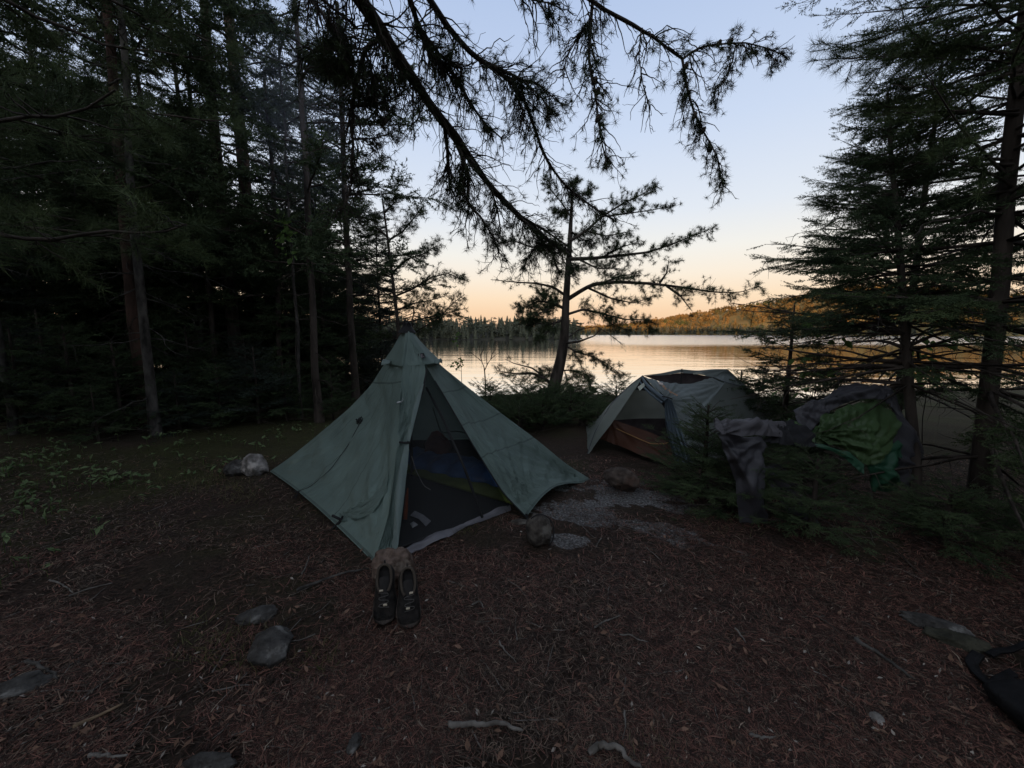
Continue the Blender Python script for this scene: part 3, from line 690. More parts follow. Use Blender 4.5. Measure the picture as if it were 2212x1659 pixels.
def blob(c, s, nlat=18, nlon=26, lump=.08, seed=0, squash=None, freq=1.6, rot=0.0, tilt=0.0, facets=0):
    th = np.linspace(0, PI, nlat)[:, None]; ph = np.linspace(0, 2 * PI, nlon, endpoint=False)[None]
    d = np.stack([np.sin(th) * np.cos(ph), np.sin(th) * np.sin(ph), np.cos(th) * np.ones_like(ph)], -1)
    r = 1 + lump * 2 * (fbm(d[..., 0] * freq + 10 + seed, d[..., 1] * freq + d[..., 2] * freq * 1.3, 3, seed) + .6 * fbm(d[..., 2] * freq * 2, d[..., 0] * freq * 2 - d[..., 1], 3, seed + 5))
    if facets:
        fr_ = np.random.default_rng(seed + 100); Nn = unit(fr_.normal(size=(facets, 3))); k = fr_.uniform(.70, .93, facets)
        dn = d @ Nn.T; lim = np.where(dn > .05, k / np.maximum(dn, .05), 9).min(-1); r = np.minimum(r, lim)
    P = d * r[..., None] * np.asarray(s)
    c_, s_ = math.cos(tilt), math.sin(tilt); P = P @ np.array([[c_, 0, s_], [0, 1, 0], [-s_, 0, c_]]).T
    c_, s_ = math.cos(rot), math.sin(rot); P = P @ np.array([[c_, -s_, 0], [s_, c_, 0], [0, 0, 1]]).T
    return P + np.asarray(c)
mb = MB(); mb.grid(blob(D(946, 968, 4.2), (.15, .12, .17), lump=.12, seed=3), closed=True); mb.tube(smooth_line([D(940, 946, 4.1), D(952, 941, 4.08), D(962, 950, 4.1)], 8), .008, 5)
tag(mb.build('stuff_sack', noise_mat('sack_red', (.07, .012, .010), (.14, .03, .022), 6, .6), smooth=True), 'dark red stuff sack at the back of the pyramid tent above the lime mat', 'bag')
mb = MB(); P = np.array([[G(x, y, z) for x, y, z in row] for row in (((886, 1113, .06), (896, 1103, .085)), ((905, 1120, .075), (913, 1111, .07)), ((920, 1136, .06), (931, 1125, .075)))]); mb.grid(P); mb.add(P.reshape(-1, 3) - [0, 0, .004], [[0, 1, 3, 2], [2, 3, 5, 4]])
tag(mb.build('folded_map', plain('map_paper', (.30, .30, .33))), 'long pale folded map lying by the net of the pyramid tent', 'map')
mb = MB(); q = [G(886, 1131, .06), G(893, 1126, .07), G(903, 1133, .06), G(891, 1140, .05)]; mb.add(q + [p - np.array([0, 0, .004]) for p in q], [[0, 1, 2, 3], [4, 7, 6, 5], [0, 4, 5, 1], [1, 5, 6, 2], [2, 6, 7, 3], [3, 7, 4, 0]])
tag(mb.build('paper_packet', plain('packet_white', (.5, .5, .52))), 'small white packet beside the folded map', 'packet')
mb = MB(); c = G(875, 1122, .06)
mb.tube([c, c + [.0, .03, .06], c + [.0, .07, .16], c + [.005, .09, .22]], [.016, .017, .013, .004], 10)
tag(mb.build('trowel', plain('trowel_orange', (.30, .07, .02)), smooth=True), 'small orange handled trowel standing just inside the tent door', 'trowel')
mb = MB(); mb.tube(smooth_line([D(889, 985, 3.2), D(898, 1015, 3.15), D(908, 1035, 3.1), D(916, 1050, 3.05), D(930, 1058, 3.0)], 16), .0035, 5)
tag(mb.build('pale_cord', plain('cord_white', (.35, .33, .32))), 'thin pale cord dangling inside the pyramid tent near its pole', 'cord')

# ---------------------------------------------------------------- dome tent
dt = thing('dome_tent', 'blue grey dome tent with orange floor and a door rolled aside', 'tent', loc=tuple(G(1400, 960)))
PT0 = np.array(dt.location)
def db(mbd, name, m, par=None, smooth=True):
    o = mbd.build(name, m, None, smooth, loc=PT0); o.location = (0, 0, 0); o.parent = par or dt; return o
fly_c = (.15, .175, .172)
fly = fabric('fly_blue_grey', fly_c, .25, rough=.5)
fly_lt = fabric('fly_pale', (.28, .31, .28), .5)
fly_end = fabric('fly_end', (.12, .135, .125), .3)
V = (1389, 811, 4.78)
mb = MB()
S, uv = coons(img([V, (1430, 824, 4.80), (1472, 829, 4.85), (1510, 823, 4.92), (1539, 815, 4.98), (1566, 827, 4.92)]), img([(1441, 860, 4.42), (1452, 895, 4.34), (1470, 940, 4.26), (1488, 1005, 4.18)]),
              img([V, (1412, 833, 4.62), (1428, 846, 4.5), (1441, 860, 4.42)]), img([(1566, 827, 4.92), (1547, 851, 4.74), (1519, 891, 4.50), (1500, 930, 4.34), (1488, 1005, 4.18)]), 70, 60, .03)
S = folds(S, [S[0, -1], S[-1, 0]], .010, 20, .5, .004, 21); mb.grid(S, 0, uv); FLY = S
S, uv = coons(img([V, (1430, 806, 4.84), (1472, 797, 4.92), (1508, 801, 5.0), (1545, 797, 5.06), (1571, 797, 5.1)]), img([V, (1432, 811, 4.83), (1472, 805, 4.90), (1500, 807, 4.95), (1522, 811, 4.97), (1540, 815, 4.98)]),
              [D(*V), D(*V)], img([(1571, 797, 5.1), (1540, 815, 4.98)]), 40, 8, 0); mb.grid(folds(S, [S[-1, 0]], .005, 14, .4, .003, 22), 0, uv)
S, uv = coons(img([(1571, 797, 5.1), (1579, 806, 5.12), (1600, 824, 5.05), (1621, 841, 5.0)]), img([(1540, 815, 4.98), (1552, 819, 4.96), (1566, 827, 4.93)]), img([(1571, 797, 5.1), (1556, 806, 5.04), (1540, 815, 4.98)]), img([(1621, 841, 5.0), (1595, 833, 4.96), (1566, 827, 4.93)]), 24, 16, .01); mb.grid(folds(S, [S[0, 0]], .006, 14, .3, .004, 23), 0, uv)
flyo = db(mb, 'fly', fly)
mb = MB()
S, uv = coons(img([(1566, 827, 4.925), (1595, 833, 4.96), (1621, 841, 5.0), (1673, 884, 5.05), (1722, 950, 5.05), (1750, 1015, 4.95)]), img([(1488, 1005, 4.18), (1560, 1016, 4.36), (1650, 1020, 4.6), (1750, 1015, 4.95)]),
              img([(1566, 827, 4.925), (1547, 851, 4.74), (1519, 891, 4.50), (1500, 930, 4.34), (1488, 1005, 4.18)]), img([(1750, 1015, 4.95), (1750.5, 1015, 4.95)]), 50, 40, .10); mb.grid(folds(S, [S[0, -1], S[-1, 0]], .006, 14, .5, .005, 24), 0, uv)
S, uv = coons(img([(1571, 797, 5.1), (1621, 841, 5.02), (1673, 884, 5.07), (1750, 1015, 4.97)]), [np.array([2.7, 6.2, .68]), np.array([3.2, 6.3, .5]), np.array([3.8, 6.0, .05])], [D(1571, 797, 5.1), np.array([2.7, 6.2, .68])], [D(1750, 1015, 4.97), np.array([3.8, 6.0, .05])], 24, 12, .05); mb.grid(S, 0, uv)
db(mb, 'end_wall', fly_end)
# left wing of the porch, lit through from the lake
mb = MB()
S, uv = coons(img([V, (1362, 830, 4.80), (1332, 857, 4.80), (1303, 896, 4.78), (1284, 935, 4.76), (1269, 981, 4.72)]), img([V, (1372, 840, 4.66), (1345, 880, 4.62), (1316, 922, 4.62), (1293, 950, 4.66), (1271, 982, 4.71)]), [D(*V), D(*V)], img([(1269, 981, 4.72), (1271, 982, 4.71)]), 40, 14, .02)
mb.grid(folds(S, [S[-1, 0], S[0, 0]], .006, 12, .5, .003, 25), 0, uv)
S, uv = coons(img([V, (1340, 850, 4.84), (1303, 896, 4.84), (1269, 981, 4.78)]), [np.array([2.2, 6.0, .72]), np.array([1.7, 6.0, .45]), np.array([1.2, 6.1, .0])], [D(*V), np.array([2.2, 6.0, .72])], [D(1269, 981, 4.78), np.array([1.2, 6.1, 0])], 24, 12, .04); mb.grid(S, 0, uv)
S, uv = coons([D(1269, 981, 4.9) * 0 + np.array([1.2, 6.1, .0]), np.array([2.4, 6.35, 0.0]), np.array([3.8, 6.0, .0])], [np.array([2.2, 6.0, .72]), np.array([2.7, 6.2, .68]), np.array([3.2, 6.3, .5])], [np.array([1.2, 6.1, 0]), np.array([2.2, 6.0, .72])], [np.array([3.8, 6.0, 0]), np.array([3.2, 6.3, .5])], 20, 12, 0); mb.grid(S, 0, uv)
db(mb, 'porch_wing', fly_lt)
# rolled door hanging from its tie
door = fabric('fly_door', (.10, .13, .155), .2, rough=.5)
mb = MB(); n = 46
top0, top1 = img([(1436, 856, 4.40), (1449, 864, 4.40)]); bot0, bot1 = img([(1459, 1004, 4.14), (1497, 1002, 4.10)])
u = np.linspace(0, 1, 40)[:, None]; v = np.linspace(0, 1, n)[None]
S = (top0 * (1 - v[..., None]) + top1 * v[..., None]) * (1 - u[..., None]) + (bot0 * (1 - v[..., None]) + bot1 * v[..., None]) * u[..., None]
S = S + np.array([0, -1, 0]) * ((.018 + .02 * u) * np.sin(v * 26 + 2 * u + 1.2 * np.sin(u * 3)) + .012 * np.sin(v * 51 + 1))[..., None] + np.array([-1, 0, .0]) * (.04 * np.sin(PI * u ** .8) * (1 - v))[..., None]
mb.grid(S); P = img([V, (1398, 826, 4.66), (1415, 842, 4.5), (1441, 861, 4.38)]); mb.tube(smooth_line(P, 20) + np.array([-.02, -.02, -.02]), np.linspace(.015, .032, 20), 8); mb.tube(smooth_line(P, 20) + np.array([-.05, 0, -.05]), np.linspace(.008, .02, 20), 8)
dr_ = db(mb, 'rolled_door', door)
mb = MB(); mb.tube(img([(1430, 856, 4.36), (1442, 858, 4.33), (1452, 862, 4.36)]), .007, 6); db(mb, 'tie_toggle', black, dr_)
# inner tent: pale upper cloth, dark mesh band, orange floor wall
inn_up = fabric('inner_pale', (.25, .255, .22), .45)
mesh_dk = noise_mat('inner_mesh', (.035, .028, .03), (.06, .05, .052), 8, .9, transl=.3)
mb = MB(); S, uv = coons(img([(1318, 908, 5.25), (1336, 884, 5.25), (1352, 862, 5.2), (1368, 842, 5.1), (1392, 834, 5.0)]), img([(1450, 904, 5.0), (1446, 880, 4.98), (1435, 862, 4.95), (1420, 848, 4.92)]), img([(1318, 908, 5.25), (1380, 904, 5.2), (1450, 904, 5.0)]), img([(1392, 834, 5.0), (1405, 838, 4.96), (1420, 848, 4.92)]), 20, 20); mb.grid(S, 0, uv); inner = db(mb, 'inner_wall', inn_up)
mb = MB(); S, uv = coons(img([(1318, 908, 5.26), (1380, 904, 5.2), (1456, 904, 5.0)]), img([(1300, 945, 5.2), (1380, 960, 4.95), (1462, 985, 4.6)]), img([(1318, 908, 5.25), (1300, 945, 5.2)]), img([(1456, 904, 5.0), (1462, 985, 4.6)]), 16, 10); mb.grid(S, 0, uv)
S, uv = coons(img([V, (1412, 838, 4.72), (1446, 870, 4.62)]), img([(1372, 842, 4.9), (1412, 846, 4.86), (1452, 908, 4.85)]), img([V, (1372, 842, 4.9)]), img([(1446, 870, 4.62), (1452, 908, 4.85)]), 12, 10); mb.grid(S, 0, uv)
db(mb, 'mesh_panel', mesh_dk, inner)
mb = MB(); S, uv = coons(img([(1320, 905, 4.95), (1365, 920, 4.80), (1407, 934, 4.62), (1452, 955, 4.40), (1462, 972, 4.3)]), img([(1291, 946, 4.98), (1340, 963, 4.72), (1378, 980, 4.48), (1425, 998, 4.28), (1469, 1011, 4.12)]), img([(1320, 905, 4.95), (1291, 946, 4.98)]), img([(1462, 972, 4.3), (1469, 1011, 4.12)]), 50, 16, -.02)
mb.grid(folds(S, [S[-1, -1], S[0, 0]], .014, 12, .4, .008, 27), 0, uv); fl_ = db(mb, 'floor_wall', fabric('floor_orange', (.066, .025, .013), .12, rough=.5))
mb = MB(); mb.tube(smooth_line(img([(1330, 925, 4.88), (1372, 944, 4.66), (1405, 958, 4.46), (1440, 958, 4.30), (1452, 946, 4.28)]), 24) + np.array([0, -.015, 0]), .006, 6); db(mb, 'piping', plain('piping_tan', (.28, .15, .06)), fl_)
mb = MB(); S, uv = coons(img([(1565, 1000, 4.36), (1600, 1003, 4.42), (1650, 1000, 4.5)]), img([(1560, 1018, 4.3), (1600, 1021, 4.36), (1650, 1021, 4.46)]), img([(1565, 1000, 4.36), (1560, 1018, 4.3)]), img([(1650, 1000, 4.5), (1650, 1021, 4.46)]), 12, 5, .01); mb.grid(S, 0, uv); db(mb, 'floor_wall', bpy.data.materials['floor_orange'])
# mesh roof panel, vent tab, pole struts
mb = MB(); S, uv = coons(img([V, (1432, 811, 4.90), (1472, 805, 4.97), (1500, 807, 5.0), (1539, 815, 4.99)]), img([V, (1430, 826, 4.87), (1472, 832, 4.93), (1510, 826, 4.98), (1539, 816, 4.99)]), [D(*V), D(*V)], img([(1539, 815, 4.99), (1539, 816, 4.99)]), 24, 6); mb.grid(S, 0, uv)
S, uv = coons(img([(1571, 799, 5.12), (1579, 806, 5.16)]), img([(1541, 816, 5.0), (1575, 826, 5.0)]), img([(1571, 799, 5.12), (1541, 816, 5.0)]), img([(1579, 806, 5.16), (1575, 826, 5.0)]), 8, 8); mb.grid(S - np.array([0, .0, .004]), 0, uv)
db(mb, 'roof_mesh', mesh_dk)
mb = MB(); mb.tube(img([(1473, 797, 4.93), (1472, 814, 4.90), (1471, 830, 4.88)]), .008, 8); db(mb, 'strut', black)
mb = MB(); mb.tube(smooth_line(img([(1541, 814, 4.97), (1568, 826, 4.90), (1595, 832, 4.93), (1622, 841, 4.98), (1673, 884, 5.02), (1722, 950, 5.02)]), 30), .006, 8); db(mb, 'pole', plain('pole_grey', (.10, .11, .12), .4)); mb = MB(); mb.tube(smooth_line(img([V, (1360, 832, 4.79), (1318, 874, 4.78), (1284, 935, 4.75), (1269, 981, 4.71)]), 24), .005, 8); db(mb, 'pole', bpy.data.materials['pole_grey'])
mb = MB(); q = img([(1377, 836, 4.62), (1392, 826, 4.66), (1395, 832, 4.64), (1382, 844, 4.6)]); mb.add(q, [[0, 1, 2, 3]]); db(mb, 'vent_window', plain('vent_pale', (.42, .44, .38))); mb = MB(); q = img([(1497, 805, 4.9), (1512, 803, 4.92), (1523, 808, 4.93), (1498, 809, 4.9)]); mb.add(q, [[0, 1, 2, 3]]); db(mb, 'vent_window', bpy.data.materials['vent_pale'])
mb = MB(); c = D(1470, 1012, 4.10); mb.tube([c, c + [-.06, -.08, -.03]], [.006, .004], 6); db(mb, 'stake_loop', plain('loop_tan', (.2, .11, .05))); mb = MB(); c = D(1269, 981, 4.7); mb.tube([c, c + [-.04, -.01, -.01]], [.006, .004], 6); db(mb, 'stake_loop', bpy.data.materials['loop_tan'])
# maker's lettering down the door edge: an emblem and two small words in orange
ink = plain('orange_print', (.48, .25, .13)); ink2 = plain('pale_print', (.48, .40, .36))
def fly_pt(px, py):
    q = FLY.reshape(-1, 3); r = unit(ray(px, py)); d = q - CAM; t = d @ r; e = np.linalg.norm(d - t[:, None] * r, axis=1); k = e.argmin(); return CAM + unit(ray(px, py)) * t[k] - np.array([0, .012, -.002])
mb = MB(); q = [fly_pt(x, y) for x, y in ((1421, 825), (1431, 827), (1432, 832), (1428, 833), (1424, 831), (1422, 829))]; mb.add(q, [[0, 1, 2, 5], [2, 3, 4, 5]]); lg = db(mb, 'emblem', ink2, flyo)
mb = MB(); c = fly_pt(1428, 829); q = c + np.array([[-.006, -.004, -.005], [.010, -.004, .0], [.004, -.004, .008]]); mb.add(q, [[0, 1, 2]]); db(mb, 'emblem_mark', ink, flyo)
fc = bpy.data.curves.new('lettering', 'FONT'); fc.body = 'Big Agnes'; fc.size = .064; fc.extrude = .001; fc.align_y = 'CENTER'
tmp = bpy.data.objects.new('lettering', fc); col.objects.link(tmp); bpy.context.view_layer.update()
dg = bpy.context.evaluated_depsgraph_get(); tme = bpy.data.meshes.new_from_object(tmp.evaluated_get(dg)); bpy.data.objects.remove(tmp)
lt = bpy.data.objects.new('lettering', tme); col.objects.link(lt); tme.materials.clear(); tme.materials.append(ink)
a0, a1 = fly_pt(1429, 836), fly_pt(1461, 857); lx = unit(a1 - a0); W = max(v_.co.x for v_ in tme.vertices)
c_ = fly_pt(1462, 842); nn = unit(np.cross(a1 - a0, c_ - a0)); nn = nn if nn[1] < 0 else -nn; upv = np.cross(nn, lx); sc_ = np.linalg.norm(a1 - a0) / W
for v_ in tme.vertices:
    f = v_.co.x / W
    v_.co = a0 + (a1 - a0) * f + upv * (v_.co.y * sc_ * 1.1 - .012 * math.sin(PI * f)) + nn * (.022 + v_.co.z) - PT0
lt.parent = flyo
# ---------------------------------------------------------------- rocks
rock_pale = noise_mat('rock_pale', (.09, .083, .075), (.27, .25, .235), 12, .95, c3=(.38, .35, .32), scale3=6, bump=.8, bscale=30)
rock_grey = noise_mat('rock_grey', (.026, .024, .022), (.075, .071, .067), 14, .95, c3=(.17, .165, .155), scale3=11, bump=.9, bscale=34, th3=(.58, .66))
rock_brown = noise_mat('rock_brown', (.035, .026, .022), (.11, .085, .07), 10, .9, c3=(.07, .045, .035), scale3=5, bump=.8, bscale=28)
rock_pink = noise_mat('rock_pink_granite', (.06, .042, .033), (.155, .11, .088), 22, .9, c3=(.20, .16, .13), scale3=9, bump=.8, bscale=40)
rock_tan = noise_mat('rock_tan', (.035, .030, .026), (.10, .088, .075), 16, 1.0, c3=(.125, .115, .10), scale3=9, bump=.9, bscale=26)
def rock(label, px, py, s, m, seed, dz=.3, rot=0.0, tilt=0.0, facets=0, lump=.12, group=None, z=None):
    p = G(px, py); z0 = gzs(p[0], p[1]); c = np.array([p[0], p[1], z0 + s[2] * (1 - dz)])
    mb = MB(); B_ = blob(c, s, 44, 72, lump, seed, rot=rot, tilt=tilt, facets=facets); q = (B_ - c) / max(s); d_ = unit(B_ - c)
    f_ = fbm(q[..., 0] * 4 + seed * 7, q[..., 1] * 4 + q[..., 2] * 3.1, 4, seed + 60) * .17 + fbm(q[..., 2] * 11 + 5, q[..., 0] * 11 - q[..., 1] * 9, 3, seed + 61) * .07
    mb.grid(B_ + d_ * (f_ * min(s) * np.clip((1 - abs(q[..., 2] * max(s) / s[2])) * 6, 0, 1))[..., None], closed=True)
    return tag(mb.build('rock', m, smooth=True, loc=tuple(c)), label, 'rock', group)
rock('pale rounded boulder beside the left corner of the pyramid tent', 551, 1020, (.135, .12, .125), rock_pale, 1, .28, facets=5, lump=.09)
rock('low grey rock touching the pale boulder at the left tent corner', 513, 1020, (.12, .13, .09), rock_grey, 2, .3, rot=.3, facets=9, lump=.06)
rock('dark brown loaf shaped rock lying on the bare bedrock', 1343, 1066, (.175, .10, .115), rock_brown, 3, .2, rot=-.35, tilt=.22, facets=6, lump=.06)
r4 = rock('tan rock with a black cord around it in front of the tent corner', 1166, 1172, (.10, .105, .115), rock_tan, 4, .22, facets=10, lump=.05)
rock('pinkish granite rock propping up the two shoes', 851, 1262, (.122, .11, .125), rock_pink, 5, .05, facets=5, lump=.05)
rock('grey embedded rock with pale lichen streaks left of the shoes', 590, 1404, (.105, .12, .06), rock_grey, 6, .66, rot=.5, facets=7, lump=.07)
rock('smaller flat grey rock just behind the lichen streaked one', 557, 1338, (.10, .06, .035), rock_grey, 7, .6, rot=.35, facets=7, lump=.08)
rock('mossy grey rock sunk in the ground at the left edge of the picture', 36, 1494, (.13, .06, .04), rock_grey, 8, .72, rot=.2, facets=6)
rock('grey rock almost buried at the bottom edge of the picture', 452, 1660, (.09, .03, .035), rock_grey, 9, .62, facets=6)
rock('wide cracked grey rock sunk in the litter on the right', 2022, 1356, (.14, .06, .045), rock_grey, 10, .64, rot=-.5, facets=6)
rock('mossy lower half of the cracked rock on the right', 2066, 1388, (.12, .06, .045), noise_mat('rock_mossy', (.020, .020, .014), (.052, .05, .036), 10, .95, bump=.8), 11, .66, rot=-.5, facets=6)
rock('small grey pebble in the litter near the bottom edge left of centre', 765, 1615, (.025, .035, .025), rock_grey, 12, .4, facets=7)
rock('flat pale stone beside the corded rock in front of the tent', 1128, 1140, (.09, .04, .025), rock_tan, 13, .6, rot=-.2, facets=6)
rock('small pale pebble in the needles at the lower right', 1893, 1553, (.03, .025, .018), rock_pale, 14, .4, facets=7)
# cord round the tan rock, tied to the tent's front corner strap
mb = MB(); c = np.array(r4.location); e = G(1144, 1140) + [0, 0, .05]
loop = [c + np.array([.103 * math.sin(a) * .95 + .0, -.04 + .03 * math.cos(a), .118 * math.cos(a)]) for a in np.linspace(-.75, 2.5, 22)]
mb.tube(smooth_line([e] + loop, 40), .0042, 6)
tag(mb.build('guy_cord', black), 'thin black cord running from the tent corner round the tan rock', 'cord')

# ---------------------------------------------------------------- the pair of shoes propped on the pink rock
sole_m = plain('shoe_sole', (.045, .035, .029), .8); upper_m = noise_mat('shoe_upper', (.007, .0065, .006), (.021, .018, .016), 30, .8, bump=.4, bscale=60)
tan_m = plain('shoe_trim', (.055, .043, .032), .8); in_m = plain('shoe_inside', (.022, .020, .019), .9); tog_m = plain('shoe_toggle', (.42, .36, .27), .5)
def shoe(label, toe_px, heel_px, mirror):
    toe = G(*toe_px) + np.array([0, 0, .02]); heel = D(heel_px[0], heel_px[1], toe[1] + .165)
    a = unit(toe - heel); side = unit(np.cross(a, [0, 0, 1.0])); side = side if side[0] > 0 else -side; up = np.cross(side, a); up = up if up[1] < 0 else -up
    L_ = .285; t = thing('shoe', label, 'shoe', 'pair of trail shoes', tuple(heel))
    def W(P): P = np.asarray(P, float); return P[..., 0:1] * a + P[..., 1:2] * side * mirror + P[..., 2:3] * up
    def fin(mbd, name, m, par=None): return mbd.build(name, m, par or t, True)
    s = np.linspace(0, 1, 34)
    def half(s_): return np.interp(s_, [0, .03, .10, .25, .42, .6, .72, .85, .94, .985, 1], [.008, .032, .045, .049, .049, .058, .062, .058, .044, .024, .005])
    def mid(s_): return np.interp(s_, [0, .4, .7, 1], [0, .0, .006, .002])
    rows = []
    for si in s:
        w, m_ = half(si), mid(si); toeup = .012 * max(0, (si - .8) / .2) ** 2
        rows.append([[si * L_, m_ + w * q, z + toeup] for q, z in ((-.92, 0), (-1.03, .008), (-1.03, .024), (-.9, .03), (0, .03), (.9, .03), (1.03, .024), (1.03, .008), (.92, 0), (0, -.001))])
    mb = MB(); mb.grid(W(rows), closed=True)
    bump = [[.97 * L_, .0, .03]]
    fin(mb, 'sole', sole_m)
    mb = MB(); rows = []
    for si in np.linspace(.66, 1, 12):                                  # toe bumper
        w, m_ = half(si), mid(si); f = (si - .66) / .34
        rows.append([[si * L_ + .003 * f, m_ + w * 1.02 * c_, .027 + (.006 + .022 * f) * h_] for c_, h_ in ((-1, 0), (-1.0, 1), (-.93, 1.25))])
    R_ = np.array(rows); mb.grid(W(R_)); R2 = R_.copy(); R2[..., 1] = 2 * np.array([mid(x) for x in np.linspace(.66, 1, 12)])[:, None] - R2[..., 1]; mb.grid(W(R2[:, ::-1]))
    mb.grid(W(np.stack([R_[-1], R2[-1]], 0))); fin(mb, 'toe_cap', sole_m)
    hh = lambda si: np.interp(si, [0, .05, .2, .35, .48, .6, .75, .9, 1], [.082, .085, .072, .070, .078, .070, .054, .040, .026])
    rows = []; op = lambda si: np.interp(si, [0, .03, .08, .2, .34, .46, .50, 1], [.05, .3, .62, .74, .66, .34, .0, .0])
    for si in s:                                                        # upper, open at the ankle
        w, m_, h, o = half(si) * .98, mid(si), hh(si), op(si); row = []
        for sg in (-1, 1):
            th = np.linspace(0, PI / 2 * (1 - o * .55), 9); th = th if sg < 0 else th[::-1]
            row += [[si * L_, m_ + sg * w * math.cos(q) ** .6 if o == 0 else m_ + sg * w * (1 - .25 * (q / (PI / 2)) ** 2) * (math.cos(q) ** .35), .026 + (h - .026) * math.sin(q) / math.sin(max(th.max(), .01))] for q in th]
        rows.append(row)
    R_ = W(rows); mb = MB(); mb.grid(R_[:, :9]); mb.grid(R_[:, 9:]); q = np.array(rows)
    k0 = int(np.searchsorted(s, .49)); mb.grid(np.stack([R_[k0:, 8], R_[k0:, 9]], 1)); mb.grid(np.stack([R_[0, :9], R_[0, 9:][::-1]], 0)); fin(mb, 'upper', upper_m)
    mb = MB(); col_l = np.concatenate([R_[1:k0, 8][::-1], R_[1:k0, 9]]); mb.tube(smooth_line(col_l, 40), .0075, 8); fin(mb, 'collar', tan_m)
    mb = MB(); g_ = np.array([[[x * L_, mid(x) + half(x) * .85 * y, .034 + .004 * y * y] for y in np.linspace(-1, 1, 7)] for x in np.linspace(.03, .55, 10)]); mb.grid(W(g_)); fin(mb, 'insole', in_m)
    mb = MB(); g_ = np.array([[[x, y * w_, z - .012 * y * y] for y in np.linspace(-1, 1, 7)] for x, w_, z in ((.24 * L_, .022, .088), (.30 * L_, .026, .090), (.40 * L_, .026, .084), (.52 * L_, .024, .080), (.66 * L_, .018, .066))]); mb.grid(W(g_)); fin(mb, 'tongue', in_m)
    pts = []
    for k, x in enumerate((.50, .555, .61, .665, .72)): pts.append([x * L_, (.026 if k % 2 else -.026), hh(x) + .002]); pts.append([x * L_ + .006, (-.026 if k % 2 else .026), hh(x) + .002])
    mb = MB(); mb.tube(smooth_line(W(pts), 50), .0022, 5); lc = fin(mb, 'lace', plain('lace_grey', (.07, .065, .06)))
    for x, y in ((.47, -.012), (.70, .008)):
        mb = MB(); c = W([x * L_, y, hh(x) + .006]); mb.tube([c - side * .010, c - side * .004, c + side * .009], [.005, .0065, .005], 8); fin(mb, 'toggle', tog_m, None)
    mb = MB(); mb.tube(smooth_line(W([[.005, .0, .078], [-.012, 0, .088], [-.016, 0, .066], [.0, 0, .055]]), 12), .0035, 6); fin(mb, 'heel_loop', black)
shoe('left dark trail shoe leaning heel up against the pink rock', (831, 1343), (834, 1222), 1)
shoe('right dark trail shoe leaning heel up against the pink rock', (886, 1346), (879, 1232), -1)

# ---------------------------------------------------------------- sticks and roots
def stick(label, pts, r, m=None, name='stick', cat='stick', lift=.018, forks=1):
    P = []
    for p in pts:
        q = G(p[0], p[1]); q[2] = gzs(q[0], q[1]) + lift + (p[2] if len(p) > 2 else 0); P.append(q)
    P = smooth_line(P, 26); n = len(P); P[:, :2] += fbm(np.arange(n) * .35 + r * 900, np.arange(n) * .1, 2, 4)[:, None] * r * 1.2
    r *= .88; rr = np.linspace(r, r * .5, n) * (1 + .22 * fbm(np.arange(n) * .5, np.arange(n) * 0 + r * 300, 3, 2)); rr[-1] *= .5; rr[0] *= .7
    mb = MB(); mb.tube(P, rr, 9)
    o = mb.build(name, m or dead_wood, smooth=True, loc=tuple(P[0])); tag(o, label, cat)
    return o
stick('thick weathered grey stick lying level near the bottom centre', [(968, 1571), (1030, 1574), (1080, 1566), (1102, 1570), (1130, 1584)], .0125, lift=.024)
stick('pale curved root rising at the bottom edge right of centre', [(1272, 1634), (1305, 1622, .02), (1340, 1634, .02), (1385, 1665)], .014, name='root', cat='root')
stick('long brown root running left from the shoes', [(640, 1282), (700, 1258), (745, 1242), (800, 1231)], .011, bark_grey, 'root', 'root')
stick('short knobbly grey twig right of centre pointing up right', [(1284, 1364), (1308, 1350), (1324, 1345), (1340, 1337)], .006)
stick('thin grey twig lying level right of the knobbly one', [(1338, 1378), (1362, 1378), (1380, 1388), (1400, 1391)], .005)
stick('thin brown twig slanting down right in the centre foreground', [(1078, 1388), (1090, 1410), (1104, 1422), (1116, 1434)], .005)
stick('long pale split stick at the lower left', [(168, 1578), (215, 1556), (268, 1528)], .009, noise_mat('split_wood', (.10, .07, .045), (.24, .17, .11), 12, .9))
stick('short grey branch piece at the left edge above the mossy rock', [(56, 1436), (88, 1446), (112, 1462), (128, 1475)], .010, bark_grey)
stick('small upright lying twig below the right of centre', [(1349, 1536), (1351, 1570), (1345, 1600)], .005)
stick('pale wood splinter at the bottom left', [(196, 1640), (235, 1642), (275, 1643)], .008)
stick('short pale twig left of the long brown root', [(654, 1246), (662, 1226), (670, 1204)], .006)
stick('small curled root in a hollow right of the shoes', [(1020, 1312), (1036, 1308, .012), (1046, 1318)], .006, name='root', cat='root')
stick('grey rotten log piece in the right foreground', [(1845, 1384), (1890, 1412), (1940, 1446), (1975, 1472)], .012, bark_grey)
stick('thin forked twig right of the two tents path', [(1588, 1362), (1600, 1378), (1612, 1392)], .006)
stick('thin brown twig pointing at the grey rotten log', [(1760, 1330), (1790, 1350), (1815, 1372)], .004, bark_dark)
stick('crooked pale twig in the lower right litter', [(1620, 1585), (1650, 1592), (1675, 1590)], .007)
stick('bare fallen branch under the clothes bush on the right', [(1796, 1060, .12), (1826, 1112, .08), (1870, 1158, .05), (1925, 1195, .03), (1985, 1240)], .009, bark_dark)
stick('thin dry twig left of the lichen streaked rock', [(150, 1290), (190, 1276), (245, 1262)], .006)
stick('bleached forked stick in the litter near the left edge', [(108, 1250), (135, 1262), (160, 1282)], .006)

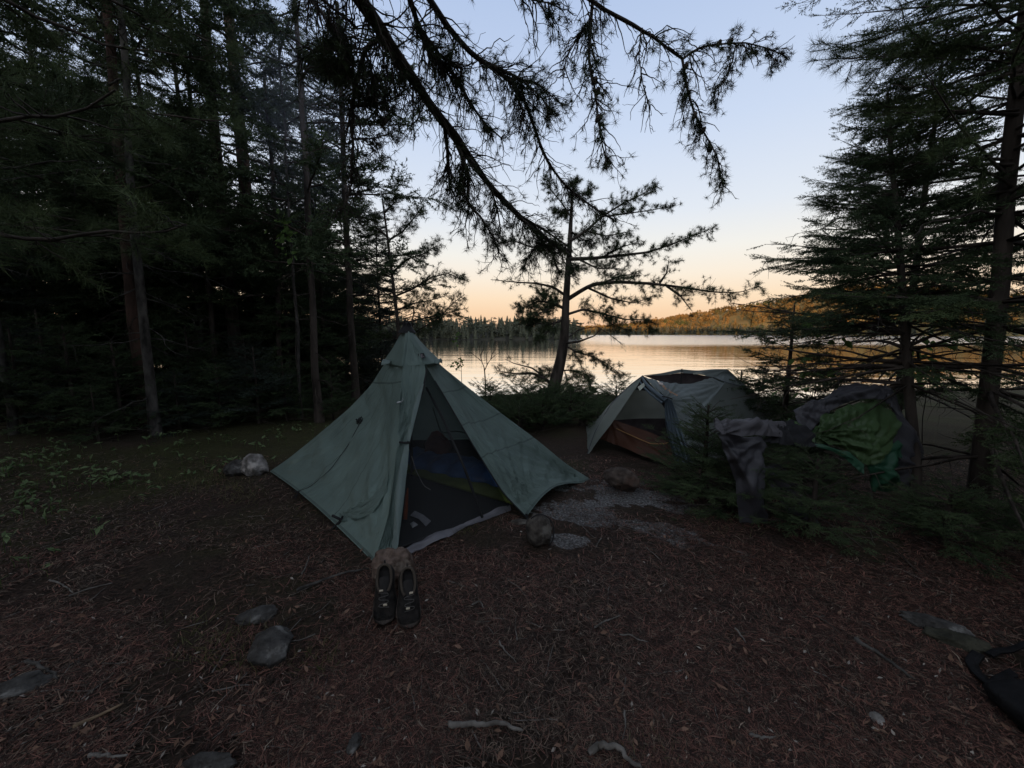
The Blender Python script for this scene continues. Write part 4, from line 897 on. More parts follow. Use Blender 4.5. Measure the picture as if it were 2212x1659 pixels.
# ---------------------------------------------------------------- black pack in the lower right corner
bk = thing('backpack', 'black backpack lying at the right edge of the foreground with a loose strap', 'backpack', loc=tuple(G(2190, 1560)))
bp_ = np.array(bk.location); pack_m = noise_mat('pack_black', (.003, .003, .0035), (.009, .009, .010), 12, .7, bump=.4)
mb = MB(); P = blob(G(2290, 1600) + [.0, 0, .07], (.13, .20, .085), 22, 32, .10, 44, rot=.5, facets=8); mb.grid(P - bp_, closed=True); mb.build('bag_body', pack_m, bk, True)
mb = MB(); mb.grid(blob(G(2290, 1500) + [.0, 0, .09], (.10, .09, .07), 16, 24, .1, 46, facets=6) - bp_, closed=True); mb.build('lid', pack_m, bk, True)
def strap_on(pts, w):
    P = smooth_line([np.array(G(x, y)) + [0, 0, z] for x, y, z in pts], 24); t = unit(np.gradient(P, axis=0)); s_ = unit(np.cross(t, [0, 0, 1.]))
    mb = MB(); mb.grid(np.stack([P - s_ * w, P - s_ * w * .8 + [0, 0, .008], P + s_ * w * .8 + [0, 0, .008], P + s_ * w, P], 1) - bp_, closed=True); return mb
strap_on([(2180, 1500, .10), (2135, 1492, .03), (2108, 1462, .02), (2096, 1440, .02), (2110, 1425, .03)], .022).build('shoulder_strap', pack_m, bk, True)
strap_on([(2215, 1430, .10), (2180, 1422, .04), (2150, 1418, .025), (2135, 1425, .02)], .016).build('shoulder_strap', pack_m, bk, True)

# ---------------------------------------------------------------- clothes drying on the spruce saplings
def cloth_obj(name, label, cat, patches, group=None):
    t = thing(name, label, cat, group, tuple(np.concatenate([p[1] for p in patches]).reshape(-1, 3).mean(0)))
    o0 = np.array(t.location)
    for pname, S0, S, m, in patches:
        mb = MB(); mb.grid(S - o0); n = grid_normals(S); mb.grid((S - n * .006 - o0)[:, ::-1]); mb.build(pname, m, t, True)
    return t
def patch(name, c0, c1, d0, d1, nu, nv, bulge, fold, m, freq=14, reach=.5, rough=.02, seed=0):
    S, uv = coons(img(c0), img(c1), img(d0), img(d1), nu, nv, bulge); cs = [S[i, j] for i, j in fold]
    S = folds(S, cs, .016, freq, reach, rough, seed); return (name, S.reshape(-1, 3), S, m)
grey_c = fabric('trouser_grey', (.08, .076, .084), 0, rough=.75, weave=.5, spec=.25); dk_c = fabric('cloth_charcoal', (.042, .041, .047), 0, rough=.6, weave=.4)
green_c = fabric('jacket_green', (.042, .076, .028), .12, rough=.55); blk_c = fabric('cloth_black', (.014, .014, .016), 0, rough=.8)
grn_dk = fabric('jacket_green_dark', (.018, .065, .035), .1, rough=.55)
cloth_obj('trousers', 'grey trousers draped over the spruce sapling with legs hanging to the ground', 'trousers', [
    patch('waistband', [(1541, 905, 2.86), (1556, 902, 2.95), (1600, 908, 3.0), (1646, 908, 3.05), (1696, 914, 3.1)], [(1556, 938, 2.78), (1590, 944, 2.84), (1640, 940, 2.88), (1700, 945, 2.98)], [(1541, 905, 2.86), (1548, 922, 2.81), (1556, 938, 2.78)], [(1696, 914, 3.1), (1700, 930, 3.02), (1700, 945, 2.98)], 50, 20, .05, [(0, -1), (0, 0), (30, 0)], grey_c, 12, .3, .022, 91),
    patch('leg', [(1555, 936, 2.785), (1595, 944, 2.82), (1652, 942, 2.88)], [(1600, 1138, 2.84), (1630, 1146, 2.82), (1662, 1143, 2.84)], [(1555, 936, 2.785), (1570, 985, 2.78), (1586, 1050, 2.80), (1600, 1138, 2.84)], [(1652, 942, 2.88), (1650, 1000, 2.82), (1652, 1060, 2.81), (1662, 1143, 2.84)], 24, 50, .05, [(0, 0), (-1, 0)], dk_c, 9, .9, .02, 92),
    patch('leg', [(1640, 1000, 3.0), (1668, 1000, 3.0), (1700, 1005, 3.02)], [(1718, 1132, 2.84), (1742, 1138, 2.82), (1772, 1130, 2.84)], [(1640, 1000, 3.0), (1672, 1066, 2.92), (1718, 1132, 2.84)], [(1700, 1005, 3.02), (1738, 1060, 2.93), (1772, 1130, 2.84)], 18, 36, .04, [(0, 0)], dk_c, 8, .8, .016, 93)])
cloth_obj('black_top', 'crumpled black garment between the grey trousers and the green jacket', 'clothing', [
    patch('body', [(1672, 912, 3.12), (1710, 906, 3.18), (1750, 918, 3.2), (1790, 940, 3.15)], [(1650, 950, 2.95), (1700, 962, 2.95), (1745, 966, 2.95), (1790, 962, 3.0)], [(1672, 912, 3.12), (1650, 950, 2.95)], [(1790, 940, 3.15), (1790, 962, 3.0)], 40, 20, .05, [(0, 0), (-1, 0)], blk_c, 14, .4, .03, 94)])
cloth_obj('rain_jacket', 'green rain jacket hung over a spruce sapling, partly under the charcoal jacket', 'jacket', [
    patch('back', [(1752, 938, 3.02), (1780, 902, 3.06), (1812, 880, 3.10), (1850, 866, 3.12), (1895, 868, 3.10), (1926, 886, 3.06), (1942, 915, 3.0)], [(1760, 958, 2.98), (1800, 962, 2.92), (1838, 976, 2.88), (1868, 1004, 2.85), (1895, 1004, 2.84), (1912, 988, 2.85)], [(1752, 938, 3.02), (1756, 950, 3.0), (1760, 958, 2.98)], [(1942, 915, 3.0), (1934, 955, 2.92), (1912, 988, 2.85)], 60, 40, .09, [(0, 0), (0, -1), (38, -1)], green_c, 16, .5, .017, 95),
    patch('cuff', [(1704, 902, 3.16), (1730, 916, 3.10), (1752, 932, 3.04)], [(1700, 912, 3.14), (1722, 928, 3.08), (1744, 946, 3.02), (1760, 958, 2.98)], [(1704, 902, 3.16), (1700, 912, 3.14)], [(1752, 932, 3.04), (1760, 958, 2.98)], 24, 8, .02, [(0, 0)], green_c, 8, .3, .012, 96),
    patch('hem', [(1760, 958, 2.975), (1800, 962, 2.915), (1838, 976, 2.875), (1866, 1004, 2.845)], [(1762, 964, 2.96), (1800, 976, 2.90), (1830, 996, 2.86), (1864, 1024, 2.83)], [(1760, 958, 2.975), (1762, 964, 2.96)], [(1866, 1004, 2.845), (1864, 1024, 2.83)], 30, 8, .02, [(-1, 0)], grn_dk, 10, .3, .012, 97),
    patch('sleeve', [(1872, 998, 2.87), (1900, 990, 2.90), (1935, 950, 2.98)], [(1882, 1058, 2.90), (1910, 1066, 2.90), (1945, 1062, 2.95)], [(1872, 998, 2.87), (1880, 1030, 2.88), (1882, 1058, 2.90)], [(1935, 950, 2.98), (1948, 1010, 2.96), (1945, 1062, 2.95)], 20, 24, .04, [(0, 0), (-1, 0)], grn_dk, 9, .5, .018, 98)])
cloth_obj('dark_jacket', 'charcoal jacket lying over the top of the green rain jacket', 'jacket', [
    patch('back', [(1716, 884, 3.2), (1752, 862, 3.22), (1800, 848, 3.24), (1850, 838, 3.22), (1902, 824, 3.18), (1926, 838, 3.12)], [(1752, 930, 3.06), (1782, 898, 3.08), (1815, 876, 3.10), (1855, 862, 3.11), (1898, 862, 3.09), (1930, 880, 3.05)], [(1716, 884, 3.2), (1722, 910, 3.14), (1752, 930, 3.06)], [(1926, 838, 3.12), (1932, 858, 3.08), (1930, 880, 3.05)], 56, 18, .05, [(0, 0), (-1, 0), (20, 0)], dk_c, 14, .4, .028, 99),
    patch('front', [(1912, 830, 3.16), (1930, 838, 3.14), (1942, 860, 3.12), (1962, 920, 3.1)], [(1940, 1010, 2.93), (1955, 1050, 2.95), (1970, 1062, 3.0), (1982, 1010, 3.06)], [(1912, 830, 3.16), (1936, 900, 3.03), (1940, 960, 2.96), (1940, 1010, 2.93)], [(1962, 920, 3.1), (1976, 970, 3.09), (1982, 1010, 3.06)], 22, 44, .04, [(0, 0), (-1, -1)], dk_c, 9, .6, .022, 100)])

# ---------------------------------------------------------------- litter on the ground: needles, chips, leaves, grass (uncountable)
def ground_pts(n, yexp=1.6):
    px = rng.uniform(-60, 2270, n); py = 985 + 720 * rng.uniform(0, 1, n) ** (1 / 1.0)
    r = np.stack([(px - CXP) / F, cp + (CYP - py) / F * sp, (CYP - py) / F * cp - sp], 1); t = -CAMH / r[:, 2]; P = CAM + r * t[:, None]
    P = P[P[:, 1] < 6.2]; P[:, 2] = gz(P[:, 0], P[:, 1]); return P
def tent_clear(P):
    def inside(poly, P):
        k = np.zeros(len(P), bool); n = len(poly)
        for i in range(n):
            a, b = poly[i], poly[(i + 1) % n]
            c = ((a[1] > P[:, 1]) != (b[1] > P[:, 1])) & (P[:, 0] < (b[0] - a[0]) * (P[:, 1] - a[1]) / (b[1] - a[1] + 1e-9) + a[0]); k ^= c
        return k
    t1 = [M_front[-1], G(872, 1204), G(1105, 1108), M_doorR[-1], M_right[-1], [-.1, 5, 0], [-2, 5, 0], M_left[-1]]
    return P[~inside(t1, P)]
def needles(n, lo, hi, wd, m, mb_, mi, lift=.012, keep=None):
    P = tent_clear(ground_pts(n)); 
    if keep is not None: P = P[keep(P)]
    bare = np.clip(fbm(P[:, 0] * 1.9 + 3, P[:, 1] * 1.9, 4, 140) * 3.2 - .05, 0, .92); P = P[rng.uniform(0, 1, len(P)) > bare]
    n = len(P); dist = np.linalg.norm(P - CAM, axis=1)
    a = rng.uniform(0, PI, n) + 2.0 * fbm(P[:, 0] * .9, P[:, 1] * .9, 3, 88); l = rng.uniform(lo, hi, n); w = wd * np.clip(dist / 2.4, .8, 2.2) * rng.uniform(.7, 1.3, n)
    d = np.stack([np.cos(a), np.sin(a), rng.normal(size=n) * .16], 1); s = np.stack([-np.sin(a), np.cos(a), np.zeros(n)], 1)
    P = P + np.array([0, 0, 1.]) * (rng.uniform(.001, 1, n) ** 2 * lift + .004)[:, None]
    bend = s * (rng.normal(size=n) * .16 * l)[:, None]
    p0, p1, p2 = P - d * l[:, None] / 2, P + bend + np.array([0, 0, .004]), P + d * l[:, None] / 2
    wv = s * w[:, None] / 2
    V = np.stack([p0 - wv, p0 + wv, p1 - wv, p1 + wv, p2 - wv * .5, p2 + wv * .5], 1); k = np.arange(n)[:, None] * 6
    uvr = np.repeat(rng.uniform(0, 1, n), 6); mb_.add(V.reshape(-1, 3), np.concatenate([k + [0, 1, 3, 2], k + [2, 3, 5, 4]]), mi, np.stack([uvr, uvr], 1))
def needle_mat(name, a, b, pw=2.2):          # every needle has its own tone, carried in its UV
    m, N, L, B = mat(name); uv = N.new('ShaderNodeUVMap'); sx = N.new('ShaderNodeSeparateXYZ'); L.new(uv.outputs[0], sx.inputs[0]); p = N.new('ShaderNodeMath'); p.operation = 'POWER'; p.inputs[1].default_value = pw; L.new(sx.outputs[0], p.inputs[0])
    x = N.new('ShaderNodeMix'); x.data_type = 'RGBA'; L.new(p.outputs[0], x.inputs[0]); x.inputs[6].default_value = (*a, 1); x.inputs[7].default_value = (*b, 1); L.new(x.outputs[2], B.inputs['Base Color']); B.inputs['Roughness'].default_value = .75; B.inputs['Specular IOR Level'].default_value = .25
    return m
nd = [needle_mat('needle_red', (.020, .010, .008), (.21, .10, .074)), needle_mat('needle_brown', (.018, .013, .010), (.18, .125, .092)), needle_mat('needle_pale', (.08, .06, .045), (.30, .23, .175))]
rk_ = lambda lim: (lambda P: rng.uniform(0, 1, len(P)) > lim * rock_mask(P[:, 0], P[:, 1]))
leftside = lambda P: rng.uniform(0, 1, len(P)) < np.clip(.75 + .2 * P[:, 0] + fbm(P[:, 0] * 1.2, P[:, 1] * 1.2, 3, 91) * 1.6, .12, 1) * (1 - .4 * rock_mask(P[:, 0], P[:, 1]))
mb = MB(); needles(150000, .035, .085, .0025, None, mb, 0, keep=leftside); needles(75000, .03, .08, .0024, None, mb, 1, keep=rk_(.3)); needles(6000, .02, .06, .0030, None, mb, 2, keep=rk_(.3))
tag(mb.build('pine_needles', nd), 'reddish brown pine needles covering the ground', kind='stuff')
def leaf_quads(P, size, mb_, mi, tilt=.5):
    n = len(P); a = rng.uniform(0, 2 * PI, n); z = unit(np.stack([rng.normal(size=n) * tilt, rng.normal(size=n) * tilt, np.ones(n)], 1)); x = unit(np.cross(np.stack([np.cos(a), np.sin(a), np.zeros(n)], 1), z)); y = np.cross(z, x)
    L_ = (size * rng.uniform(.6, 1.3, n))[:, None]; Wd = L_ * rng.uniform(.28, .5, n)[:, None]
    V = np.stack([P - x * L_ / 2, P - y * Wd / 2 + z * L_ * .06, P + x * L_ / 2 + z * L_ * .1 * rng.normal(size=(n, 1)), P + y * Wd / 2 + z * L_ * .08], 1); k = np.arange(n)[:, None] * 4
    mb_.add(V.reshape(-1, 3), np.concatenate([k + [0, 1, 2], k + [0, 2, 3]]), mi)
mb = MB(); P = tent_clear(ground_pts(1900)); P[:, 2] += .018; leaf_quads(P[:650], .036, mb, 0); leaf_quads(P[650:850], .024, mb, 1); leaf_quads(P[850:], .016, mb, 2)
for q in tent_clear(ground_pts(420)):
    a = rng.uniform(0, 6.28); l_ = rng.uniform(.04, .22) ; pl = bend_line(q + [0, 0, .012], [math.cos(a), math.sin(a), 0], l_, 6, 0, .16); pl[:, 2] = gz(pl[:, 0], pl[:, 1]) + .012; mb.tube(pl, np.linspace(.0035, .0015, 6) * rng.uniform(.6, 1.3), 4, 3 if rng.uniform() < .6 else 4)
tag(mb.build('fallen_leaves', [noise_mat('leaf_brown', (.09, .05, .032), (.20, .12, .085), 6, .8), noise_mat('leaf_pale', (.16, .14, .12), (.34, .30, .26), 6, .8), nd[2], bark_dark, dead_wood]), 'small dead leaves, bark chips and twigs scattered over the needles', kind='stuff')
# low leafy plants and grass on the left
P = []
for cx, cy, sx, sy, n in ((100, 1010, 70, 22, 70), (240, 1045, 60, 14, 42), (60, 1060, 60, 25, 34), (430, 1000, 60, 20, 26), (330, 960, 120, 14, 30), (120, 1120, 90, 30, 14), (30, 1200, 40, 40, 8), (560, 955, 90, 8, 24), (650, 935, 60, 6, 16)):
    for i in range(n):
        q = G(cx + rng.normal() * sx, cy + rng.normal() * sy); q[2] = gzs(q[0], q[1]); P.append(q)
P = tent_clear(np.array(P)); mb = MB()
for q in P:
    h = rng.uniform(.04, .11); mb.tube([q, q + [0, 0, h * .6], q + [rng.normal() * .01, rng.normal() * .01, h]], .0018, 3, 1); k = rng.integers(2, 5)
    leaf_quads(q + np.array([0, 0, h]) + rng.normal(size=(k, 3)) * np.array([.022, .022, .008]), .065, mb, 0, .45)
tag(mb.build('ground_plants', [leaf_floor, leaf_green]), 'low leafy green plants carpeting the ground at the left', kind='stuff')
mb = MB()
for cx, cy, sx, sy, n, h in ((420, 1040, 50, 16, 420, .11), (520, 1062, 30, 14, 220, .10), (980, 1150, 22, 8, 240, .07), (700, 1100, 60, 30, 160, .08), (690, 1425, 40, 25, 160, .07), (480, 1400, 70, 40, 300, .09), (270, 1110, 120, 40, 260, .08), (1400, 1620, 40, 20, 100, .05), (1580, 1130, 80, 20, 160, .08), (660, 930, 120, 10, 300, .10)):
    px, py = cx + rng.normal(size=n) * sx, cy + rng.normal(size=n) * sy
    q = np.array([G(x, y) for x, y in zip(px, py)]); q[:, 2] = gz(q[:, 0], q[:, 1]); q = tent_clear(q); d = unit(rng.normal(size=(len(q), 3)) * np.array([.7, .7, .2]) + [0, 0, .8])
    mb.tris(spikes(q, d, rng.uniform(.5, 1.2, len(q)) * h, .004), 0)
tag(mb.build('grass', noise_mat('grass_dry', (.04, .045, .016), (.13, .12, .055), 3, .8, transl=.2)), 'thin tufts of grass in the needle litter', kind='stuff')
# ---------------------------------------------------------------- jack pine overhanging the camp (limbs enter from the upper left)
def twig_system(mb_, P, r0, r1, n_twig, lmin, lmax, hang, tuft_p, tl, clumps, dead=.5, sides=3, s0=.05, s1=1.0, side_bias=None, sub=True, out=.55):
    """fine twigs, dead hanging twigs and needle tufts along the limb P; returns tuft placements"""
    pos, dr, sc = [], [], []
    def tufts_on(pl, k, back=.5):
        s = rng.uniform(back, 1, k); s[-1:] = 1; q, d = at_s(pl, s); pos.append(q); dr.append(unit(d + rng.normal(size=(k, 3)) * .5)); sc.append(tl * rng.uniform(.7, 1.2, k))
    for s in np.sort(rng.uniform(s0, s1, n_twig) ** 1.0):
        q, d = at_s(P, np.array([s])); q, d = q[0], d[0]
        lat = unit(np.cross(d, rng.normal(size=3)))
        v = unit(lat * out * rng.uniform(.7, 1.4) + d * .45 + np.array([0, 0, -hang * rng.uniform(-.1, 1.2)]))
        if side_bias is not None: v = unit(v + side_bias)
        ln = (lmin + (lmax - lmin) * rng.uniform(0, 1) ** 1.6) * (1.15 - .45 * s); n = 9
        pl = bend_line(q, v, ln, n, hang * .75, .27)
        isdead = rng.uniform() < dead
        mb_.tube(pl, np.linspace(min(.0055, .012 * ln + .0018), .0016, n), sides, 0)
        if isdead:
            if rng.uniform() < .7:
                for _ in range(rng.integers(1, 4)):
                    q2, d2 = at_s(pl, rng.uniform(.2, .95, 1)); mb_.tube(bend_line(q2[0], unit(d2[0] * .6 + rng.normal(size=3) * .6 + [0, 0, -.3]), ln * rng.uniform(.2, .5), 6, .3, .3), np.linspace(.0018, .001, 6), 3, 0)
            continue
        tufts_on(pl, max(1, int(clumps * ln)), .35)
        if sub:
            for _ in range(rng.integers(1, 4)):
                q2, d2 = at_s(pl, rng.uniform(.25, .9, 1)); p2 = bend_line(q2[0], unit(d2[0] + rng.normal(size=3) * .65), ln * rng.uniform(.25, .6), 6, hang * .4, .22)
                mb_.tube(p2, np.linspace(.0022, .0012, 6), 3, 0); tufts_on(p2, max(1, int(clumps * ln * .4)), .45)
    if not pos: return None
    return np.concatenate(pos), np.concatenate(dr), np.concatenate(sc)
jp = thing('jack_pine', 'large old jack pine whose dark gnarled limbs hang down over both tents', 'tree', loc=(-1.9, -.6, 0))
J0 = np.array(jp.location)
mb = MB(); TJ = smooth_line([[-1.9, -.6, -.1], [-1.85, -.55, 2], [-1.7, -.4, 4.2], [-1.5, -.3, 6.5], [-1.45, -.3, 9.5]], 20); mb.tube(TJ - J0, np.linspace(.19, .05, 20), 14); mb.build('trunk', bark_dark, jp, True)
ndl_dark = noise_mat('needles_jack_pine', (.020, .030, .014), (.05, .07, .028), 1.5, .75, transl=.12)
def limb(pts, r0, r1, n_twig, lmin, lmax, hang, clumps, dead, tl=.05, kids=(), start=None, knob=.25, **kw):
    P = img(pts)
    if start is not None: P = np.concatenate([np.atleast_2d(start), P])
    P = smooth_line(P, 60); n = len(P); P = P + np.stack([fbm(np.arange(n) * .25 + r0 * 999, np.zeros(n) + k, 3, 7 + k) for k in range(3)], 1) * r0 * .8
    mb_ = MB(); mb_.tube(P - J0, np.linspace(r0, r1, n) * (1 + knob * fbm(np.arange(n) * .6, np.zeros(n) + r0 * 100, 3, 3)), 10)
    mf_ = MB(); tw = MB(); t = twig_system(tw, P - J0, r0, r1, n_twig, lmin, lmax, hang, 1, tl, clumps, dead, **kw)
    ts = [t] if t is not None else []
    for kp, kr0, kr1, kn, kd in kids:
        kn = int(kn * 1.5)
        K = smooth_line(img(kp), 40); tw.tube(K - J0, np.linspace(kr0, kr1, 40) * (1 + knob * fbm(np.arange(40) * .6, np.zeros(40) + kr0 * 100, 3, 4)), 7, 0)
        t = twig_system(tw, K - J0, kr0, kr1, kn, lmin * .7, lmax * .7, hang, 1, tl, clumps, kd, **kw); ts.append(t) if t is not None else None
    o = mb_.build('limb', bark_dark, jp, True)
    q, d, s = [np.concatenate([x[i] for x in ts]) for i in range(3)]
    tw.tris(place(TUFT, q, d, s), 1); tw.build('twigs', [bark_dark, ndl_dark], o)
    # cones
    return o, P
# main limb
o1, P1 = limb([(770, -30, 2.05), (800, 30, 2.2), (862, 132, 2.45), (915, 210, 2.7), (962, 272, 2.9), (1000, 325, 3.1), (1030, 362, 3.25), (1066, 410, 3.45), (1110, 455, 3.7), (1150, 495, 3.95), (1195, 528, 4.25), (1232, 552, 4.5)],
     .046, .020, 430, .10, .54, .6, 5.5, .66, .050, start=TJ[8],
     kids=[([(960, 272, 2.9), (967, 330, 2.95), (970, 385, 3.0), (972, 420, 3.05)], .016, .006, 26, .3), ([(1005, 330, 3.1), (1000, 365, 3.05), (990, 400, 3.0), (1008, 425, 3.0)], .014, .005, 30, .3),
           ([(985, 305, 3.0), (1012, 375, 3.0), (1010, 440, 3.02), (1040, 470, 3.05), (1070, 520, 3.1), (1078, 548, 3.12)], .016, .004, 44, .3), ([(1150, 495, 3.95), (1190, 545, 3.95), (1210, 590, 3.98)], .012, .004, 40, .15),
           ([(1180, 520, 4.2), (1150, 540, 4.1), (1132, 575, 4.0)], .010, .004, 30, .2), ([(1060, 405, 3.4), (1075, 455, 3.35), (1082, 500, 3.3)], .010, .004, 24, .3), ([(1110, 456, 3.7), (1130, 470, 3.7), (1180, 500, 3.85), (1225, 530, 4.0)], .014, .005, 46, .35)])
# second limb, running above the first
o2, P2 = limb([(905, -40, 2.3), (935, 20, 2.45), (975, 70, 2.6), (1000, 100, 2.7), (1050, 135, 2.9), (1105, 168, 3.1), (1142, 220, 3.25), (1160, 280, 3.4), (1168, 330, 3.5), (1210, 390, 3.7), (1265, 440, 3.9), (1330, 480, 4.1)],
     .028, .008, 350, .10, .50, .6, 5.5, .62, .048, start=TJ[9],
     kids=[([(1050, 135, 2.9), (1078, 148, 2.95), (1120, 168, 3.0), (1165, 205, 3.1), (1190, 240, 3.15)], .012, .004, 40, .15), ([(905, 60, 2.5), (925, 110, 2.6), (985, 165, 2.8), (1020, 230, 2.95), (1050, 270, 3.05), (1085, 300, 3.2)], .016, .005, 70, .45),
           ([(880, -20, 2.3), (905, 60, 2.45), (950, 120, 2.6), (1000, 150, 2.7)], .016, .008, 50, .4), ([(1100, 165, 3.1), (1130, 240, 3.1), (1120, 290, 3.1)], .009, .004, 26, .5), ([(1105, 168, 3.1), (1160, 180, 3.15), (1200, 215, 3.2)], .010, .004, 30, .1)])
# hanging limb on the left
o3, P3 = limb([(862, 128, 2.45), (820, 84, 2.4), (790, 95, 2.38), (772, 150, 2.38), (765, 210, 2.4), (760, 280, 2.42), (762, 330, 2.45), (757, 400, 2.5)],
     .022, .006, 120, .08, .42, .5, 6, .55, .048, start=P1[26],
     kids=[([(765, 142, 2.38), (745, 120, 2.3), (725, 140, 2.25), (700, 138, 2.2)], .010, .004, 34, .1), ([(770, 100, 2.4), (720, 105, 2.35), (680, 112, 2.3), (650, 128, 2.25)], .010, .003, 30, .4), ([(757, 400, 2.5), (752, 430, 2.5), (735, 450, 2.48)], .007, .003, 14, .1),
           ([(762, 230, 2.4), (810, 226, 2.42), (845, 215, 2.45), (880, 190, 2.5)], .008, .003, 24, .4), ([(800, 130, 2.4), (805, 190, 2.4), (815, 240, 2.4)], .007, .003, 22, .5), ([(764, 300, 2.43), (800, 300, 2.43), (840, 290, 2.45)], .006, .003, 16, .4)])
# twig curtain along the top edge
o4, P4 = limb([(700, -60, 2.0), (660, -20, 2.0), (700, 10, 2.05), (745, 30, 2.1), (770, 60, 2.2)], .016, .006, 110, .15, .5, .8, 6, .8, .050, start=TJ[8], kids=[([(640, -40, 2.2), (680, 10, 2.25), (720, 60, 2.3), (750, 90, 2.35)], .010, .004, 40, .8)])
# limb on the upper right with two arms
o5, P5 = limb([(1215, -60, 2.3), (1255, -8, 2.4), (1280, 8, 2.45), (1330, 32, 2.55), (1385, 62, 2.65), (1428, 88, 2.75), (1450, 115, 2.8), (1474, 128, 2.85)], .018, .009, 200, .08, .40, .75, 5, .74, .046, start=TJ[10],
     kids=[([(1474, 128, 2.85), (1495, 112, 2.88), (1520, 100, 2.9), (1560, 95, 2.95), (1610, 92, 3.0), (1660, 105, 3.05), (1690, 118, 3.1)], .008, .003, 46, .2), ([(1474, 128, 2.85), (1480, 170, 2.83), (1488, 205, 2.82), (1500, 245, 2.82), (1518, 282, 2.85), (1535, 310, 2.88), (1552, 345, 2.9), (1560, 400, 2.92)], .009, .003, 56, .2),
           ([(1280, 6, 2.45), (1274, 70, 2.44), (1272, 130, 2.43), (1285, 190, 2.42), (1292, 250, 2.42), (1300, 310, 2.44), (1310, 345, 2.45)], .010, .0035, 64, .35), ([(1262, 60, 2.42), (1225, 120, 2.38), (1215, 170, 2.36)], .005, .002, 16, .9), ([(1385, 62, 2.65), (1380, 120, 2.6), (1390, 190, 2.58), (1405, 230, 2.58)], .004, .002, 20, .85),
           ([(1590, 94, 3.0), (1580, 140, 2.98), (1560, 180, 2.95), (1540, 200, 2.93)], .0045, .002, 16, .25), ([(1100, -20, 2.3), (1160, 2, 2.35), (1210, 10, 2.4)], .006, .003, 22, .4)])
cone_m = noise_mat('pine_cone', (.03, .022, .016), (.08, .06, .045), 60, .9, bump=.8, bscale=90)
for x, y, Y_ in ((1553, 94, 2.9), (1578, 90, 2.95), (1481, 143, 2.83), (1500, 250, 2.8), (1519, 282, 2.84), (1534, 322, 2.87), (1284, 175, 2.41), (1292, 256, 2.41), (830, 262, 2.4), (1290, 198, 2.42)):
    mb = MB(); c = D(x, y, Y_); mb.grid(blob(c - J0, (.016, .016, .026), 12, 14, .12, int(x), freq=5, tilt=.5), closed=True); mb.build('pine_cone', cone_m, o5 if x > 1100 else o3, True)
# crown high above the frame
mb = MB(); pos, dr, sc = [], [], []
for i in range(16):
    q, _ = at_s(TJ, np.array([rng.uniform(.5, 1)])); az = rng.uniform(0, 6.28); ln = rng.uniform(1.4, 3.4)
    pl = bend_line(q[0] - J0, [math.cos(az), math.sin(az), .15], ln, 9, .1, .12); mb.tube(pl, np.linspace(.03, .006, 9), 5)
    for s in rng.uniform(.25, 1, 40):
        a, d = at_s(pl, np.array([s])); e = a[0] + rng.normal(size=3) * .28; pos.append(e); dr.append(unit(rng.normal(size=3) + [0, 0, .4])); sc.append(rng.uniform(.09, .16))
keep = np.array([ (p + J0)[2] - 1.5 > 1.12 * (p + J0)[1] + .15 for p in pos]); pos, dr, sc = np.array(pos)[keep], np.array(dr)[keep], np.array(sc)[keep]
mb.tris(place(TUFT, pos, dr, sc), 1); mb.build('crown', [bark_dark, ndl_dark], jp)

# ---------------------------------------------------------------- jack pine at the water's edge
sp_ = thing('jack_pine', 'crooked jack pine with long level limbs standing at the water edge between the tents', 'tree', loc=tuple(D(1190, 862, 8.4)))
S0 = np.array(sp_.location); YT = 8.4
trunk_pts = img([(1186, 872, YT), (1196, 838, YT), (1206, 800, YT), (1214, 765, YT), (1220, 720, YT), (1222, 660, YT + .05), (1226, 600, YT + .1), (1230, 540, YT + .1), (1233, 480, YT + .15), (1236, 430, YT + .15), (1238, 392, YT + .15)])
TP = smooth_line(trunk_pts, 50); mb = MB(); mb.tube(TP - S0, np.interp(np.linspace(0, 1, 50), [0, .1, .4, .8, 1], [.17, .135, .085, .045, .015]), 12); mb.build('trunk', bark_dark, sp_, True)
def sp_limb(pts, r0, n_twig, lmax, clumps=17, dead=.2, tl=.085, hang=.15, kids=(), up=(0, 0, .12), par=None, O=None):
    par = par or sp_; S0 = np.array(par.location); n_twig = int(n_twig * 1.35); clumps *= .95; dead *= 1.0
    P = smooth_line(img(pts), 40); mb_ = MB(); mb_.tube(P - S0, np.linspace(r0, .006, 40), 6, 0)
    ts = [twig_system(mb_, P - S0, r0, .005, n_twig, .10, lmax, hang, 1, tl, clumps, dead, s0=.12, side_bias=np.array(up))]
    for k, kn in kids:
        kn = int(kn * 1.2)
        K = smooth_line(img(k), 24); mb_.tube(K - S0, np.linspace(r0 * .55, .005, 24), 5, 0); ts.append(twig_system(mb_, K - S0, r0, .005, kn, .10, lmax * .8, hang, 1, tl, clumps, dead, s0=.1, side_bias=np.array(up)))
    ts = [t for t in ts if t is not None]
    if ts: q, d, s = [np.concatenate([x[i] for x in ts]) for i in range(3)]; mb_.tris(place(TUFT, q, d, s), 1)
    return mb_.build('limb', [bark_dark, ndl_dark], par)
y0 = YT + .05
sp_limb([(1224, 648, y0), (1255, 628, y0 - .1), (1280, 614, y0 - .15), (1330, 609, y0 - .2), (1400, 612, y0 - .25), (1470, 620, y0 - .3), (1540, 631, y0 - .3), (1600, 632, y0 - .3), (1640, 618, y0 - .3)], .05, 84, .42, 17, .12,
        kids=[([(1270, 622, y0), (1320, 645, y0 + .1), (1370, 655, y0 + .2), (1410, 640, y0 + .2)], 44), ([(1440, 618, y0 - .3), (1470, 640, y0 - .35), (1495, 672, y0 - .35)], 14), ([(1425, 612, y0 - .25), (1440, 590, y0 - .25), (1445, 560, y0 - .25)], 10), ([(1300, 612, y0), (1340, 596, y0 + .2), (1385, 590, y0 + .3)], 26)])
